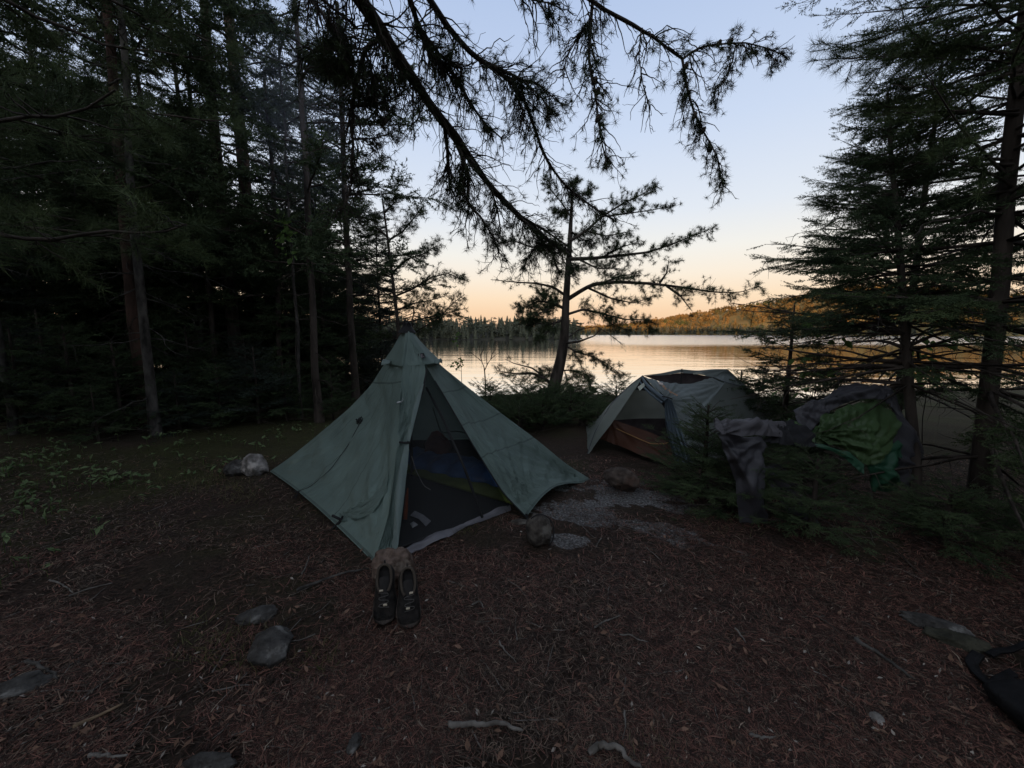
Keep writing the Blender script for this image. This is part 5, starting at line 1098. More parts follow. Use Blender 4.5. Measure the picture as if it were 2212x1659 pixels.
sp_limb([(1230, 560, y0), (1280, 558, y0 + .1), (1330, 553, y0 + .15), (1400, 545, y0 + .2), (1450, 528, y0 + .2), (1500, 508, y0 + .2), (1545, 490, y0 + .2)], .045, 90, .40, 17, .1, kids=[([(1300, 556, y0 + .1), (1340, 535, y0 + .1), (1385, 520, y0 + .1)], 30), ([(1250, 560, y0), (1290, 580, y0), (1340, 580, y0)], 34)])
sp_limb([(1232, 520, y0), (1265, 500, y0), (1300, 468, y0 + .1), (1345, 440, y0 + .1), (1390, 418, y0 + .1), (1418, 402, y0 + .1)], .038, 74, .36, 19, .08, kids=[([(1300, 468, y0), (1350, 462, y0), (1400, 455, y0), (1458, 445, y0)], 40), ([(1270, 500, y0), (1310, 510, y0 - .1), (1360, 500, y0 - .1)], 30)])
sp_limb([(1234, 470, y0), (1215, 440, y0), (1190, 410, y0), (1175, 385, y0)], .02, 34, .3, 18, .15)
sp_limb([(1230, 540, y0), (1190, 530, y0), (1150, 535, y0), (1110, 520, y0), (1060, 530, y0)], .03, 60, .34, 16, .15)
sp_limb([(1224, 640, y0), (1195, 620, y0), (1160, 612, y0 + .1), (1120, 610, y0 + .1), (1060, 604, y0 + .1)], .034, 24, .3, 10, .55)
sp_limb([(1222, 668, y0), (1195, 655, y0), (1165, 650, y0 + .1), (1140, 660, y0 + .15), (1118, 668, y0 + .15)], .04, 84, .36, 19, .08, kids=[([(1200, 660, y0), (1170, 675, y0 - .2), (1140, 690, y0 - .3)], 46), ([(1210, 664, y0), (1185, 640, y0 + .3), (1160, 630, y0 + .3)], 34)])
sp_limb([(1221, 690, y0), (1190, 700, y0 - .1), (1150, 698, y0 - .15), (1120, 690, y0 - .15)], .034, 60, .34, 17, .2, kids=[([(1200, 698, y0 - .1), (1180, 720, y0 - .2), (1160, 735, y0 - .2)], 34)])
sp_limb([(1223, 680, y0), (1260, 668, y0), (1310, 680, y0), (1350, 690, y0), (1400, 690, y0), (1410, 715, y0)], .034, 78, .36, 18, .1, kids=[([(1300, 678, y0), (1320, 700, y0), (1360, 715, y0)], 30)])
sp_limb([(1217, 742, y0 - .1), (1250, 738, y0 - .15), (1285, 725, y0 - .2), (1302, 706, y0 - .2)], .036, 10, .3, 4, .8)
sp_limb([(1216, 738, y0), (1250, 712, y0), (1290, 705, y0), (1320, 725, y0), (1345, 745, y0)], .016, 22, .35, 3, .9, hang=.5)
sp_limb([(1218, 745, y0), (1245, 760, y0 - .1), (1280, 770, y0 - .2), (1310, 785, y0 - .2), (1340, 808, y0 - .2)], .024, 60, .34, 16, .2, hang=.35, kids=[([(1240, 760, y0), (1255, 790, y0 - .1), (1275, 820, y0 - .1)], 30)])
sp_limb([(1206, 800, y0), (1235, 800, y0 - .1), (1262, 812, y0 - .15), (1285, 845, y0 - .15)], .02, 50, .32, 16, .2, hang=.35, kids=[([(1220, 800, y0), (1225, 830, y0), (1240, 855, y0)], 34)])
sp_limb([(1197, 836, y0), (1180, 820, y0 - .05), (1150, 806, y0 - .1), (1120, 808, y0 - .15), (1095, 805, y0 - .15), (1074, 800, y0 - .15)], .05, 60, .30, 16, .35, hang=.3, kids=[([(1180, 818, y0), (1150, 795, y0), (1110, 785, y0), (1090, 775, y0)], 6)])
sp_limb([(1200, 822, y0), (1188, 806, y0 + .1), (1170, 800, y0 + .1)], .02, 30, .3, 15, .2)
sp_limb([(1192, 850, y0), (1165, 850, y0), (1140, 862, y0)], .02, 40, .28, 15, .2); sp_limb([(1198, 850, y0), (1225, 858, y0), (1245, 872, y0)], .02, 40, .28, 15, .2)
sp_limb([(1236, 440, y0), (1237, 415, y0), (1239, 385, y0)], .012, 40, .26, 18, .1); sp_limb([(1236, 450, y0), (1215, 460, y0 + .1), (1195, 455, y0 + .1)], .016, 34, .26, 18, .1); sp_limb([(1234, 500, y0), (1255, 515, y0 + .3), (1280, 530, y0 + .4)], .02, 40, .3, 18, .1)
sp_limb([(1236, 420, y0), (1255, 425, y0 + .1), (1280, 405, y0 + .1)], .016, 30, .28, 18, .1); sp_limb([(1228, 590, y0), (1240, 580, y0 - .4), (1250, 572, y0 - .6)], .03, 40, .35, 18, .1)

# ---------------------------------------------------------------- conifers on the right
def at_ground(px, py): 
    p = G(px, py); return (p[0], p[1], gzs(p[0], p[1]) - .03)
B_loc = at_ground(1985, 1125)
tk, cr = spruce(3.5, .034, 1.30, 1.15, BRUSH_FINE, 25, 9, .24, 1.45, .35, .05, 1.25, .22, (-.055, .16), spread=46, asym=(.3, 1.0))
make_tree('spruce_tree', 'leaning young spruce, left of the two trunks right of the dome tent', 'tree', B_loc, tk, cr, bark_dark, ndl_spruce)
A_loc = at_ground(2112, 1118)
tk, cr = spruce(8.5, .052, 1.45, .6, BRUSH_FINE, 34, 8, .26, 1.25, .4, .02, .6, .27, (-.062, .0), spread=44)
# long needled boughs high on this trunk
pos, dr, sc = [], [], []
for i in range(46):
    h = rng.uniform(2.3, 5.4); az = rng.uniform(PI * .6, PI * 1.5); ln = rng.uniform(.6, 1.25)
    pl = bend_line([-.062 * h, 0, h], [math.cos(az), math.sin(az), .15], ln, 8, .1, .1, .3); cr.tube(pl, np.linspace(.013, .003, 8), 4, 0)
    for s in rng.uniform(.3, 1, 16):
        q, d = at_s(pl, np.array([s])); e = bend_line(q[0], unit(d[0] + rng.normal(size=3) * .5), rng.uniform(.08, .26), 4, 0, .1); cr.tube(e, [.003, .003, .002, .002], 3, 0)
        k = 3; pos += list(at_s(e, np.array([.5, .8, 1.0]))[0]); dr += [unit(e[-1] - e[0])] * 3; sc += list(rng.uniform(.075, .11, 3))
cr.tris(place(TUFT_LONG, np.array(pos), np.array(dr), np.array(sc)), 1)
make_tree('pine_tree', 'tall pine with long needled boughs, right of the two trunks', 'tree', A_loc, tk, cr, bark_dark, ndl_pine)
tk, cr = spruce(5.4, .05, 1.5, .8, BRUSH_MID, 20, 8, .32, 1.3, .35, .05, .8, .2)
make_tree('spruce_tree', 'spruce behind and between the two right hand trunks, screening the lake', 'tree', (5.5, 5.4, -.05), tk, cr, bark_dark, ndl_spruce)
tk, cr = spruce(1.9, .03, .85, .1, BRUSH_MID, 13, 9, .24, 1.3, .3, .05, .85, .1)
make_tree('spruce_tree', 'short spruce just right of the dome tent behind the clothes', 'tree', (3.55, 4.9, -.05), tk, cr, bark_dark, ndl_spruce, rz=1)
S_right = (tk, cr)
tk, cr = spruce(7.5, .07, 1.6, .4, BRUSH_MID, 26, 6, .34, 1.0, .4, .0, .7, .25)
make_tree('spruce_tree', 'dense dark spruce standing at the far right edge of the picture', 'tree', (6.4, 3.9, -.05), tk, cr, bark_dark, ndl_spruce)
# spruce saplings that carry the clothes
ndl_sap = noise_mat('needles_sapling', (.028, .046, .022), (.08, .112, .05), 5, .75, transl=.15)
def sapling(label, x, y, H, Lm, temps=BRUSH_FINE, spray=.17, dens=1.1, per=8, rz=0, up=.25, nw=None, name='spruce_sapling', ndl=None):
    tk, cr = spruce(H, .014 + .006 * H, Lm, .06, temps, nw or max(5, int(H / .11)), per, spray, dens, .15, up, .8, 0, tip=.08)
    return make_tree(name, label, 'sapling', (x, y, gzs(x, y) - .02), tk, cr, bark_dark, ndl or ndl_sap, 'spruce saplings', rz)
sapling('small spruce sapling left of the grey trousers, beside the dome tent', 1.72, 3.32, .88, .60, nw=14, per=9)
sapling('spruce sapling in front of the grey trousers with light branch tips', 2.26, 2.74, .60, .44, nw=9, per=8)
sapling('spruce sapling holding up the green rain jacket', 2.72, 3.42, .80, .46, nw=10)
sapling('low spruce sapling at the feet of the grey trousers', 1.95, 3.12, .66, .62, nw=11, per=9)
sapling('spruce sapling to the right below the charcoal jacket', 3.05, 2.55, .45, .5, nw=9)
sapling('spruce sapling at the right edge of the clearing under the pine', 3.55, 2.35, .50, .62, nw=10)
sapling('pointed spruce sapling between the dome tent and the lake', 3.05, 5.1, 1.05, .50, nw=11)
sapling('low spruce sapling at the far right of the foreground', 3.7, 1.85, .38, .5, nw=6)
# broad leaved shoots
def leafy(label, base, H, n, size, spreadx, m=leaf_green, name='leafy_sapling', stem=.006, zmin=.3, nb=8):
    t = thing(name, label, 'sapling', None, tuple(base)); mb = MB(); ln = bend_line([0, 0, 0], [.02, 0, 1], H, 10, 0, .04); mb.tube(ln, np.linspace(stem, .002, 10), 6)
    pts = []
    for i in range(nb):
        q, d = at_s(ln, rng.uniform(zmin, 1, 1)); az = rng.uniform(0, 6.28); b = bend_line(q[0], [math.cos(az), math.sin(az), .5], spreadx * rng.uniform(.4, 1), 6, .2, .12); mb.tube(b, np.linspace(.003, .0012, 6), 4)
        pts += list(at_s(b, rng.uniform(.2, 1, n))[0])
    mb.build('stem', bark_dark, t, True); P = np.array(pts) + rng.normal(size=(len(pts), 3)) * .02
    k = len(P); z = unit(rng.normal(size=(k, 3)) * np.array([.6, .6, .3]) + [0, -.5, .5]); x = unit(np.cross(rand_unit(k), z)); y = np.cross(z, x); L_ = size * rng.uniform(.7, 1.25, k)[:, None]
    V = np.stack([P, P + x * L_ * .35 + y * L_ * .28 + z * L_ * .05, P + x * L_ * .75 + y * L_ * .2, P + x * L_, P + x * L_ * .75 - y * L_ * .2, P + x * L_ * .35 - y * L_ * .28 + z * L_ * .05], 1)
    mb = MB(); kk = np.arange(k)[:, None] * 6; mb.add(V.reshape(-1, 3), np.concatenate([kk + [0, 1, 2], kk + [0, 2, 3], kk + [0, 3, 4], kk + [0, 4, 5]])); mb.build('leaves', m, t); return t
leafy('slender birch sapling with small green leaves behind the pyramid tent', D(998, 868, 6.4), 1.28, 7, .055, .28)
leafy('leafy green shoot among the spruce branches above the green jacket', (3.05, 3.9, .0), 1.45, 7, .085, .40, zmin=.5)
leafy('leafy shoot with broad leaves in front of the right trunk', (4.3, 3.9, .0), 1.4, 5, .10, .35, zmin=.5)
leafy('maple shoot with pale leaves among the left trees', D(655, 900, 6.2), 3.0, 6, .10, .5, zmin=.8, nb=7)
# bare sapling and stump
t = thing('bare_sapling', 'thin leafless sapling by the water left of the shore pine', 'sapling', None, tuple(D(1050, 872, 7.2))); o0 = np.array(t.location); mb = MB()
ln = smooth_line(img([(1050, 872, 7.2), (1049, 845, 7.2), (1048, 815, 7.2), (1046, 795, 7.2)]), 14); mb.tube(ln - o0, np.linspace(.016, .011, 14), 6); mb.build('trunk', bark_dark, t, True); mb = MB()
for pts in ([(1046, 795), (1040, 778), (1036, 765), (1037, 745)], [(1047, 800), (1055, 782), (1066, 770), (1078, 762)], [(1040, 780), (1028, 770), (1018, 762)], [(1052, 788), (1051, 768), (1055, 752)], [(1038, 768), (1044, 756), (1046, 742)], [(1060, 776), (1064, 762), (1072, 752)], [(1049, 835), (1056, 826), (1062, 822)]):
    mb.tube(smooth_line(img([(x, y, 7.2) for x, y in pts]), 10) - o0, np.linspace(.0085, .003, 10), 4)
mb.build('branches', bark_dark, t)
c = G(1259, 918); mb = MB(); P = []
for z, r in ((-.03, .085), (.02, .07), (.15, .062), (.25, .06), (.27, .05), (.24, .02)): P.append([[c[0] + r * (1 + .12 * math.sin(3 * a + 1) + .08 * math.sin(7 * a)) * math.cos(a), c[1] + r * (1 + .12 * math.sin(3 * a + 1)) * math.sin(a), c[2] + z + (.02 * math.sin(2 * a) if z > .2 else 0)] for a in np.linspace(0, 6.283, 25)[:-1]])
mb.grid(np.array(P), closed=True); tag(mb.build('stump', bark_dark, smooth=True), 'short dark broken stump by the shore shrubs left of the dome tent', 'stump')
mb = MB(); mb.tube(smooth_line([G(1276, 925) + [0, 0, .0], G(1274, 915) + [0, 0, .06], G(1278, 905) + [0, 0, .13]], 10), np.linspace(.02, .012, 10), 7); tag(mb.build('stake', dead_wood, smooth=True), 'short pale stick standing by the left foot of the dome tent', 'stake')
# low shrubs along the bank
shp = []
for i in range(3):
    tk, cr = spruce(.55, .02, .55, .02, BRUSH_MID, 6, 9, .17, 1.1, .1, .55, .5, 0, tip=.18); shp.append((tk, cr))
sh_lab = [('low dark evergreen shrub on the bank behind the pyramid tent', 1095, 915), ('low evergreen shrub on the bank below the bare sapling', 1060, 895), ('rounded evergreen shrub left of the shore pine foot', 1140, 900), ('evergreen shrub at the foot of the shore pine', 1195, 905), ('evergreen shrub between the shore pine and the stump', 1232, 915), ('pale green shrub right of the stump touching the dome tent', 1290, 925),
          ('evergreen shrub behind the stump near the water', 1262, 893), ('low shrub in front of the bank left of the stump', 1172, 928), ('low evergreen shrub peeking over the right slope of the pyramid tent', 1120, 935), ('low shrub at the water edge behind the dome tent', 1330, 880), ('small evergreen shrub at the water right of the dome tent', 1690, 892), ('low evergreen shrub right of the shore pine', 1222, 890)]
protoS = None; made = []
for i, (lab, px, py) in enumerate(sh_lab):
    p = G(px, py); p[2] = gzs(p[0], p[1]) - .03
    if i < 3: t = make_tree('shrub', lab, 'shrub', tuple(p), shp[i][0], shp[i][1], bark_dark, noise_mat('shrub_needles_%s' % 'abc'[i], (.03, .05, .022), (.075, .105, .045), 2, .8, transl=.15), 'shrubs along the bank'); made.append(t)
    else: t = copy_tree(made[i % 3], lab, tuple(p), rng.uniform(0, 6.28))
    t.scale = (1, 1, rng.uniform(.75, 1.05)) if i != 5 else (.7, .7, .7)

# ---------------------------------------------------------------- forest on the left
protos_f = []
for i, (H, r, Lm, z0, dd, nw, bk_, nl_) in enumerate(((8.5, .075, 1.9, .5, .18, 26, bark_dark, ndl_spruce), (10.5, .085, 2.2, .7, .20, 28, bark_grey, ndl_spruce), (7, .06, 1.6, .3, .12, 24, bark_dark, ndl_blue), (12, .11, 2.0, 2.0, .2, 28, bark_red, ndl_pine), (5.2, .045, 1.7, .1, .0, 24, bark_dark, ndl_spruce))):
    tk, cr = spruce(H, r, Lm, z0, BRUSH_MID, nw, 8, .46, 1.25, .45, .0, .75, dd); protos_f.append((tk, cr, bk_, nl_))
used_f = {}
def forest(k, label, x, y, rz=None, sc=1.0, name='spruce_tree', cat='tree', group='trees of the left forest'):
    z = gzs(x, y) - .05; rz = rng.uniform(0, 6.28) if rz is None else rz
    if k not in used_f:
        tk, cr, b_, n_ = protos_f[k]; t = make_tree(name, label, cat, (x, y, z), tk, cr, b_, n_, group, rz); used_f[k] = t
    else: t = copy_tree(used_f[k], label, (x, y, z), rz); t.name = name
    t.scale = (sc, sc, sc); return t
def pole_tree(label, px, py, H, r, bark, ndead=30, deadlen=.9, dead_m=None, lean=(0, 0), live=0, name='bare_conifer', z_lo=.6, top=3.5, temps=BRUSH_MID):
    p = G(px, py) if isinstance(px, (int, float)) and py > 700 else None
    p = np.array([p[0], p[1], gzs(p[0], p[1]) - .05])
    zz = np.linspace(0, 1, 16); tp = np.stack([lean[0] * H * zz + np.cumsum(rng.normal(size=16) * .012), lean[1] * H * zz + np.cumsum(rng.normal(size=16) * .012), H * zz], 1); tp -= tp[0]
    t = thing(name, label, 'tree', 'trees of the left forest', tuple(p)); mb = MB(); rr = r * (1 - .55 * zz); rr[0] *= 1.45; rr[1] *= 1.08; mb.tube(tp, rr, 12); mb.build('trunk', bark, t, True)
    mb = MB(); pos, dr, sc = [], [], []
    for i in range(ndead):
        h = rng.uniform(z_lo, H) ; q, _ = at_s(tp, np.array([h / H])); az = rng.uniform(0, 6.28); ln = deadlen * rng.uniform(.3, 1.1); pl = bend_line(q[0], [math.cos(az), math.sin(az), -.25], ln, 8, .35, .16)
        mb.tube(pl, np.linspace(.009, .002, 8), 4, 0)
        for s in rng.uniform(.25, 1, 5):
            a, d = at_s(pl, np.array([s])); mb.tube(bend_line(a[0], unit(d[0] + rng.normal(size=3) * .7), rng.uniform(.1, .4) * ln, 5, .2, .2), np.linspace(.004, .0014, 5), 3, 0)
    for i in range(int(live * 1.3)):
        h = rng.uniform(top - .7, H); q, _ = at_s(tp, np.array([h / H])); az = rng.uniform(0, 6.28); ln = rng.uniform(.8, 2.0); pl = bend_line(q[0], [math.cos(az), math.sin(az), .1], ln, 8, .2, .1, .3); mb.tube(pl, np.linspace(.02, .003, 8), 4, 0)
        m = 18; s = rng.uniform(.25, 1, m); a, d = at_s(pl, s); pos.append(a); dr.append(unit(d + rng.normal(size=(m, 3)) * .6)); sc.append(rng.uniform(.25, .5, m))
    if pos: mb.tris(place(temps, np.concatenate(pos), np.concatenate(dr), np.concatenate(sc)), 1)
    mb.build('branches', [dead_m or bark_dark, ndl_spruce], t); return t
pole_tree('leaning grey lichen covered trunk with pale dead branches in the left forest', 338, 948, 7, .062, bark_grey, 46, 1.1, bark_grey, (.004, .03), 14, top=3.2)
pole_tree('thick reddish brown trunk just behind the grey lichen trunk on the left', 318, 930, 8, .085, bark_red, 16, .7, None, (.0, .02), 14, top=3.6)
pole_tree('slender grey trunk standing at the left edge of the picture', 34, 965, 6, .042, bark_grey, 22, .7, bark_grey, (.0, .02), 10, top=2.6)
pole_tree('straight dark trunk nearest the left slope of the pyramid tent', 770, 878, 7.5, .075, bark_dark, 40, .8, None, (0, .0), 20, top=2.8)
pole_tree('dark trunk behind the low firs left of the pyramid tent', 690, 912, 7, .062, bark_dark, 30, .7, None, (0, .02), 18, top=2.8)
pole_tree('thin pale pole between the two dark trunks left of the tent', 650, 905, 6, .03, bark_grey, 20, .6, None, (.0, .01), 8, top=3)
pole_tree('grey trunk with flaking bark in the middle of the left forest', 446, 888, 7, .055, bark_grey, 26, .7, None, (.0, .02), 16, top=3)
pole_tree('darker trunk beside the flaking grey trunk', 474, 892, 7, .05, bark_dark, 22, .7, None, (-.005, .02), 14, top=3)
pole_tree('thick dark trunk deeper in the left forest', 520, 882, 9, .12, bark_dark, 16, .8, None, (0, .0), 18, top=4)
pole_tree('short grey leaning trunk behind the flaking trunk', 608, 890, 6, .05, bark_dark, 20, .6, None, (.01, .02), 14, top=2.8)
# tall red pine with its trunk against the sky
tk = MB(); H = 15; zz = np.linspace(0, 1, 18); tp = np.stack([.02 * np.sin(zz * 5) * 3, 0 * zz, H * zz], 1); tk.tube(tp, .15 * (1 - .65 * zz), 14); cr = MB(); pos, dr, sc = [], [], []
for i in range(34):
    h = rng.uniform(4, H); q, _ = at_s(tp, np.array([h / H])); az = rng.uniform(0, 6.28); ln = rng.uniform(.8, 2.6) * (1 if h > 7 else .7); pl = bend_line(q[0], [math.cos(az), math.sin(az), .25], ln, 9, .25, .15, .3); cr.tube(pl, np.linspace(.03, .004, 9), 5, 0)
    for s in rng.uniform(.3, 1, 9):
        a, d = at_s(pl, np.array([s])); e = bend_line(a[0], unit(d[0] + rng.normal(size=3) * .6), rng.uniform(.2, .6), 5, 0, .15); cr.tube(e, np.linspace(.006, .002, 5), 3, 0)
        if h > 8 or rng.uniform() < .35: k = 5; pos += list(at_s(e, rng.uniform(.3, 1, k))[0]); dr += [unit(e[-1] - e[0])] * k; sc += list(rng.uniform(.12, .18, k))
cr.tris(place(TUFT_LONG, np.array(pos), np.array(dr), np.array(sc)), 1)
make_tree('red_pine', 'tall red pine whose reddish trunk stands against the sky at the upper left', 'tree', (-5.95, 9.0, 0), tk, cr, bark_red, ndl_pine, 'trees of the left forest')
forest(2, 'pyramid shaped bluish conifer right of the red pine trunk', -5.75, 11.6, 0, 1.7, 'spruce_tree')
fl = [(0, 'dense dark spruce behind the flaking trunks of the left forest', -7.6, 8.6, 1.0), 
      (0, 'dark spruce filling the left edge of the forest', -10.8, 9.5, 1.15), (2, 'slim spruce behind the dark trunk left of the tent', -4.6, 9.2, .65), (2, 'slim spruce by the water left of the tent apex', -3.05, 9.0, .62), 
      (0, 'spruce low behind the left tent slope', -4.0, 8.2, .62), (2, 'small spruce at the left picture edge near the grey trunk', -7.9, 5.9, .55), 
      (2, 'thin spruce at the back of the left forest by the water', -3.6, 10.4, .7),
      (4, 'dense young spruce closing the gap behind the flaking trunks', -6.2, 7.9, 1.0), (4, 'dense young spruce behind the grey lichen trunk', -7.3, 7.4, 1.1), (4, 'dense young spruce between the slender and the reddish trunk', -8.4, 6.9, 1.0), (4, 'dense young spruce at the far left edge', -9.9, 7.8, 1.2),
      (4, 'dense young spruce behind the thick dark trunk', -6.6, 9.8, 1.15), (4, 'dense young spruce deep in the middle of the left forest', -8.0, 9.6, 1.3), (4, 'dense young spruce behind the thin pale pole', -5.0, 8.9, .95), (4, 'dense young spruce far back at the left', -10.6, 11.0, 1.4),
      (4, 'dense young spruce at the back behind the red pine', -7.0, 13.0, 1.5), (4, 'dense young spruce far back near the bluish conifer', -5.2, 12.0, 1.2), (4, 'dense young spruce far back behind the dark spruces', -9.4, 13.4, 1.6), (4, 'dense low spruce left of the straight dark trunk', -4.4, 7.6, .62),
      (4, 'dense low spruce near the water left of the tent', -4.2, 10.0, .8), (4, 'farthest dense spruce at the left edge', -13.0, 11.5, 1.5), (4, 'dense spruce at the far left behind the little firs', -8.9, 8.6, .9)]
for k, lab, x, y, s_ in fl: forest(k, lab, x, y, None, s_)
# understory firs at the forest edge
fp = []
for i in range(3):
    tk, cr = spruce(1.3, .02, .85, .08, BRUSH_MID, 9, 8, .24, 1.1, .2, .15, .8, 0, tip=.1); fp.append(tk); fp.append(cr)
und = [('bushy little fir at the forest edge left of the tent', 560, 915, 1.0), ('low spreading fir beside the dark trunk left of the tent', 620, 908, .8), ('small fir in the gap under the flaking trunks', 480, 925, .8), ('low fir beside the foot of the grey lichen trunk', 390, 935, .7), ('fir sapling at the left forest edge before the reddish trunk', 270, 945, 1.0),
       ('fir sapling between the slender trunk and the reddish trunk', 170, 950, 1.15), ('low fir at the left picture edge', 60, 955, 1.1), ('fir sapling deep at the left forest edge', 120, 930, 1.3), ('little fir near the tent slope', 720, 905, .7), ('fir sapling behind the bushy little fir', 540, 895, 1.1), ('low fir sprawling before the forest at left', 215, 965, .6), ('fir sapling behind the grey lichen trunk', 420, 905, 1.2)]
mu = []
for i, (lab, px, py, s_) in enumerate(und):
    p = G(px, py); p[2] = gzs(p[0], p[1]) - .03
    if i < 3: t = make_tree('fir_sapling', lab, 'sapling', tuple(p), fp[2 * i], fp[2 * i + 1], bark_dark, ndl_blue if i == 0 else ndl_spruce, 'firs at the forest edge'); mu.append(t)
    else: t = copy_tree(mu[i % 3], lab, tuple(p), rng.uniform(0, 6.28))
    t.scale = (s_, s_, s_)
# dead twiggy spruce behind the tent apex
p = G(905, 872)
pole_tree('dead twiggy grey conifer at the water behind the tip of the pyramid tent', 905, 872, 2.1, .025, bark_grey, 90, .65, bark_grey, (.0, 0), 0, z_lo=.5)
jq = thing('jack_pine', 'small jack pine behind the pyramid tent reaching a tufted bough over its tip', 'tree', None, tuple(D(862, 872, 7.8))); q0 = np.array(jq.location)
mb = MB(); mb.tube(smooth_line(img([(862, 880, 7.8), (858, 800, 7.8), (862, 720, 7.8), (850, 620, 7.8), (838, 520, 7.85), (826, 430, 7.9)]), 30) - q0, np.linspace(.055, .015, 30), 8); mb.build('trunk', bark_dark, jq, True)
for pts, n_ in (([(861, 745), (900, 715), (945, 690), (978, 655), (1004, 636)], 70), ([(860, 700), (905, 690), (950, 680), (1000, 668)], 40), ([(853, 640), (890, 625), (930, 600), (968, 590), (1000, 605)], 60), ([(846, 590), (880, 560), (915, 548), (945, 530)], 54), ([(838, 520), (870, 500), (895, 470), (910, 450)], 50), ([(848, 600), (820, 590), (790, 600)], 40), ([(836, 510), (810, 490), (780, 480)], 40), ([(830, 460), (850, 440), (862, 425)], 40), ([(862, 735), (830, 720), (800, 725)], 30), ([(858, 670), (895, 655), (925, 650), (960, 640)], 44)):
    sp_limb([(x, y, 7.8 - .1 * i) for i, (x, y) in enumerate(pts)], .022, n_, .34, 14, .35, par=jq)
# white pines on the left, their soft boughs spreading over the upper left of the picture
def white_pine(label, loc, H, r, zlo, n, lmin, lmax, azlo, azhi, tl=.13, per=18, gate=None):
    tk = MB(); zz = np.linspace(0, 1, 14); tp = np.stack([.05 * np.sin(zz * 4), .04 * np.sin(zz * 3), H * zz], 1); tk.tube(tp, r * (1 - .6 * zz), 14); cr = MB(); pos, dr, sc = [], [], []
    for i in range(n):
        h = zlo + (H - zlo) * (i + rng.uniform(0, 1)) / n; q, _ = at_s(tp, np.array([h / H])); az = rng.uniform(azlo, azhi); ln = rng.uniform(lmin, lmax); pl = bend_line(q[0], [math.cos(az), math.sin(az), .02], ln, 14, .12, .10, .25); cr.tube(pl, np.linspace(.028, .005, 14), 6, 0)
        for s in np.sort(rng.uniform(.2, 1, per)):
            a, d = at_s(pl, np.array([s])); lat = unit(np.cross(d[0], [0, 0, 1.])) * rng.choice([-1, 1]); e = bend_line(a[0], unit(d[0] * .8 + lat * .8 + rng.normal(size=3) * .25), rng.uniform(.3, .8) * (1.1 - .5 * s), 7, .05, .14, .2); cr.tube(e, np.linspace(.007, .002, 7), 3, 0)
            for j in range(rng.integers(2, 5)):
                b, d2 = at_s(e, rng.uniform(.25, .9, 1)); e2 = bend_line(b[0], unit(d2[0] + rng.normal(size=3) * .5), rng.uniform(.1, .28), 4, 0, .12); cr.tube(e2, np.linspace(.003, .0015, 4), 3, 0); pos += list(at_s(e2, np.array([.6, 1.0]))[0]); dr += [unit(e2[-1] - e2[0] + rng.normal(size=3) * .02) for _ in range(2)]; sc += list(rng.uniform(.8, 1.15, 2) * tl)
            pos.append(e[-1]); dr.append(unit(e[-1] - e[-2])); sc.append(tl)
    pos, dr, sc = np.array(pos), np.array(dr), np.array(sc); cr.tris(place(TUFT_LONG, pos, dr, sc), 1)
    return make_tree('white_pine', label, 'tree', loc, tk, cr, bark_grey, ndl_pine, 'white pines on the left')
white_pine('white pine out at the left whose long soft boughs cross the upper left', (-5.6, 3.2, 0), 7.0, .14, 2.1, 17, 2.2, 3.7, -.6, 1.0)
white_pine('white pine with feathery boughs hanging over the left forest edge', (-7.7, 5.6, 0), 9, .10, 2.6, 14, 2.0, 3.4, -1.2, .9)
# thin drifting campfire smoke between the left trees and the overhanging limbs
sm, SN, SL, SB = mat('smoke'); SN.remove(SB); pv = SN.new('ShaderNodeVolumePrincipled'); pv.inputs['Color'].default_value = (.62, .70, .9, 1); pv.inputs['Anisotropy'].default_value = .2
tcs = SN.new('ShaderNodeTexCoord'); nzs = SN.new('ShaderNodeTexNoise'); nzs.inputs['Scale'].default_value = .9; nzs.inputs['Detail'].default_value = 3; SL.new(tcs.outputs['Object'], nzs.inputs['Vector'])
lg_ = SN.new('ShaderNodeVectorMath'); lg_.operation = 'LENGTH'; mps = SN.new('ShaderNodeMapping'); mps.inputs['Scale'].default_value = (1 / 1.15, 1 / 1.3, 1 / 2.1); SL.new(tcs.outputs['Object'], mps.inputs[0]); SL.new(mps.outputs[0], lg_.inputs[0])
fo = SN.new('ShaderNodeMapRange'); fo.interpolation_type = 'SMOOTHSTEP'; fo.inputs['From Min'].default_value = 1; fo.inputs['From Max'].default_value = .1; fo.inputs['To Max'].default_value = .13; SL.new(lg_.outputs['Value'], fo.inputs['Value'])
dm = SN.new('ShaderNodeMath'); dm.operation = 'MULTIPLY'; SL.new(fo.outputs[0], dm.inputs[0]); nr = SN.new('ShaderNodeMapRange'); nr.inputs['From Min'].default_value = .35; nr.inputs['From Max'].default_value = .65; SL.new(nzs.outputs['Fac'], nr.inputs['Value']); SL.new(nr.outputs[0], dm.inputs[1])
SL.new(dm.outputs[0], pv.inputs['Density']); SL.new(pv.outputs[0], SN['Material Output'].inputs['Volume'])
sc0 = D(640, 240, 6.2); mb = MB(); mb.grid(blob(sc0, (1.15, 1.3, 2.1), 16, 24, 0, 1), closed=True)
tag(mb.build('smoke', sm, smooth=True, loc=tuple(sc0)), 'faint bluish smoke drifting in front of the upper left trees', kind='stuff')
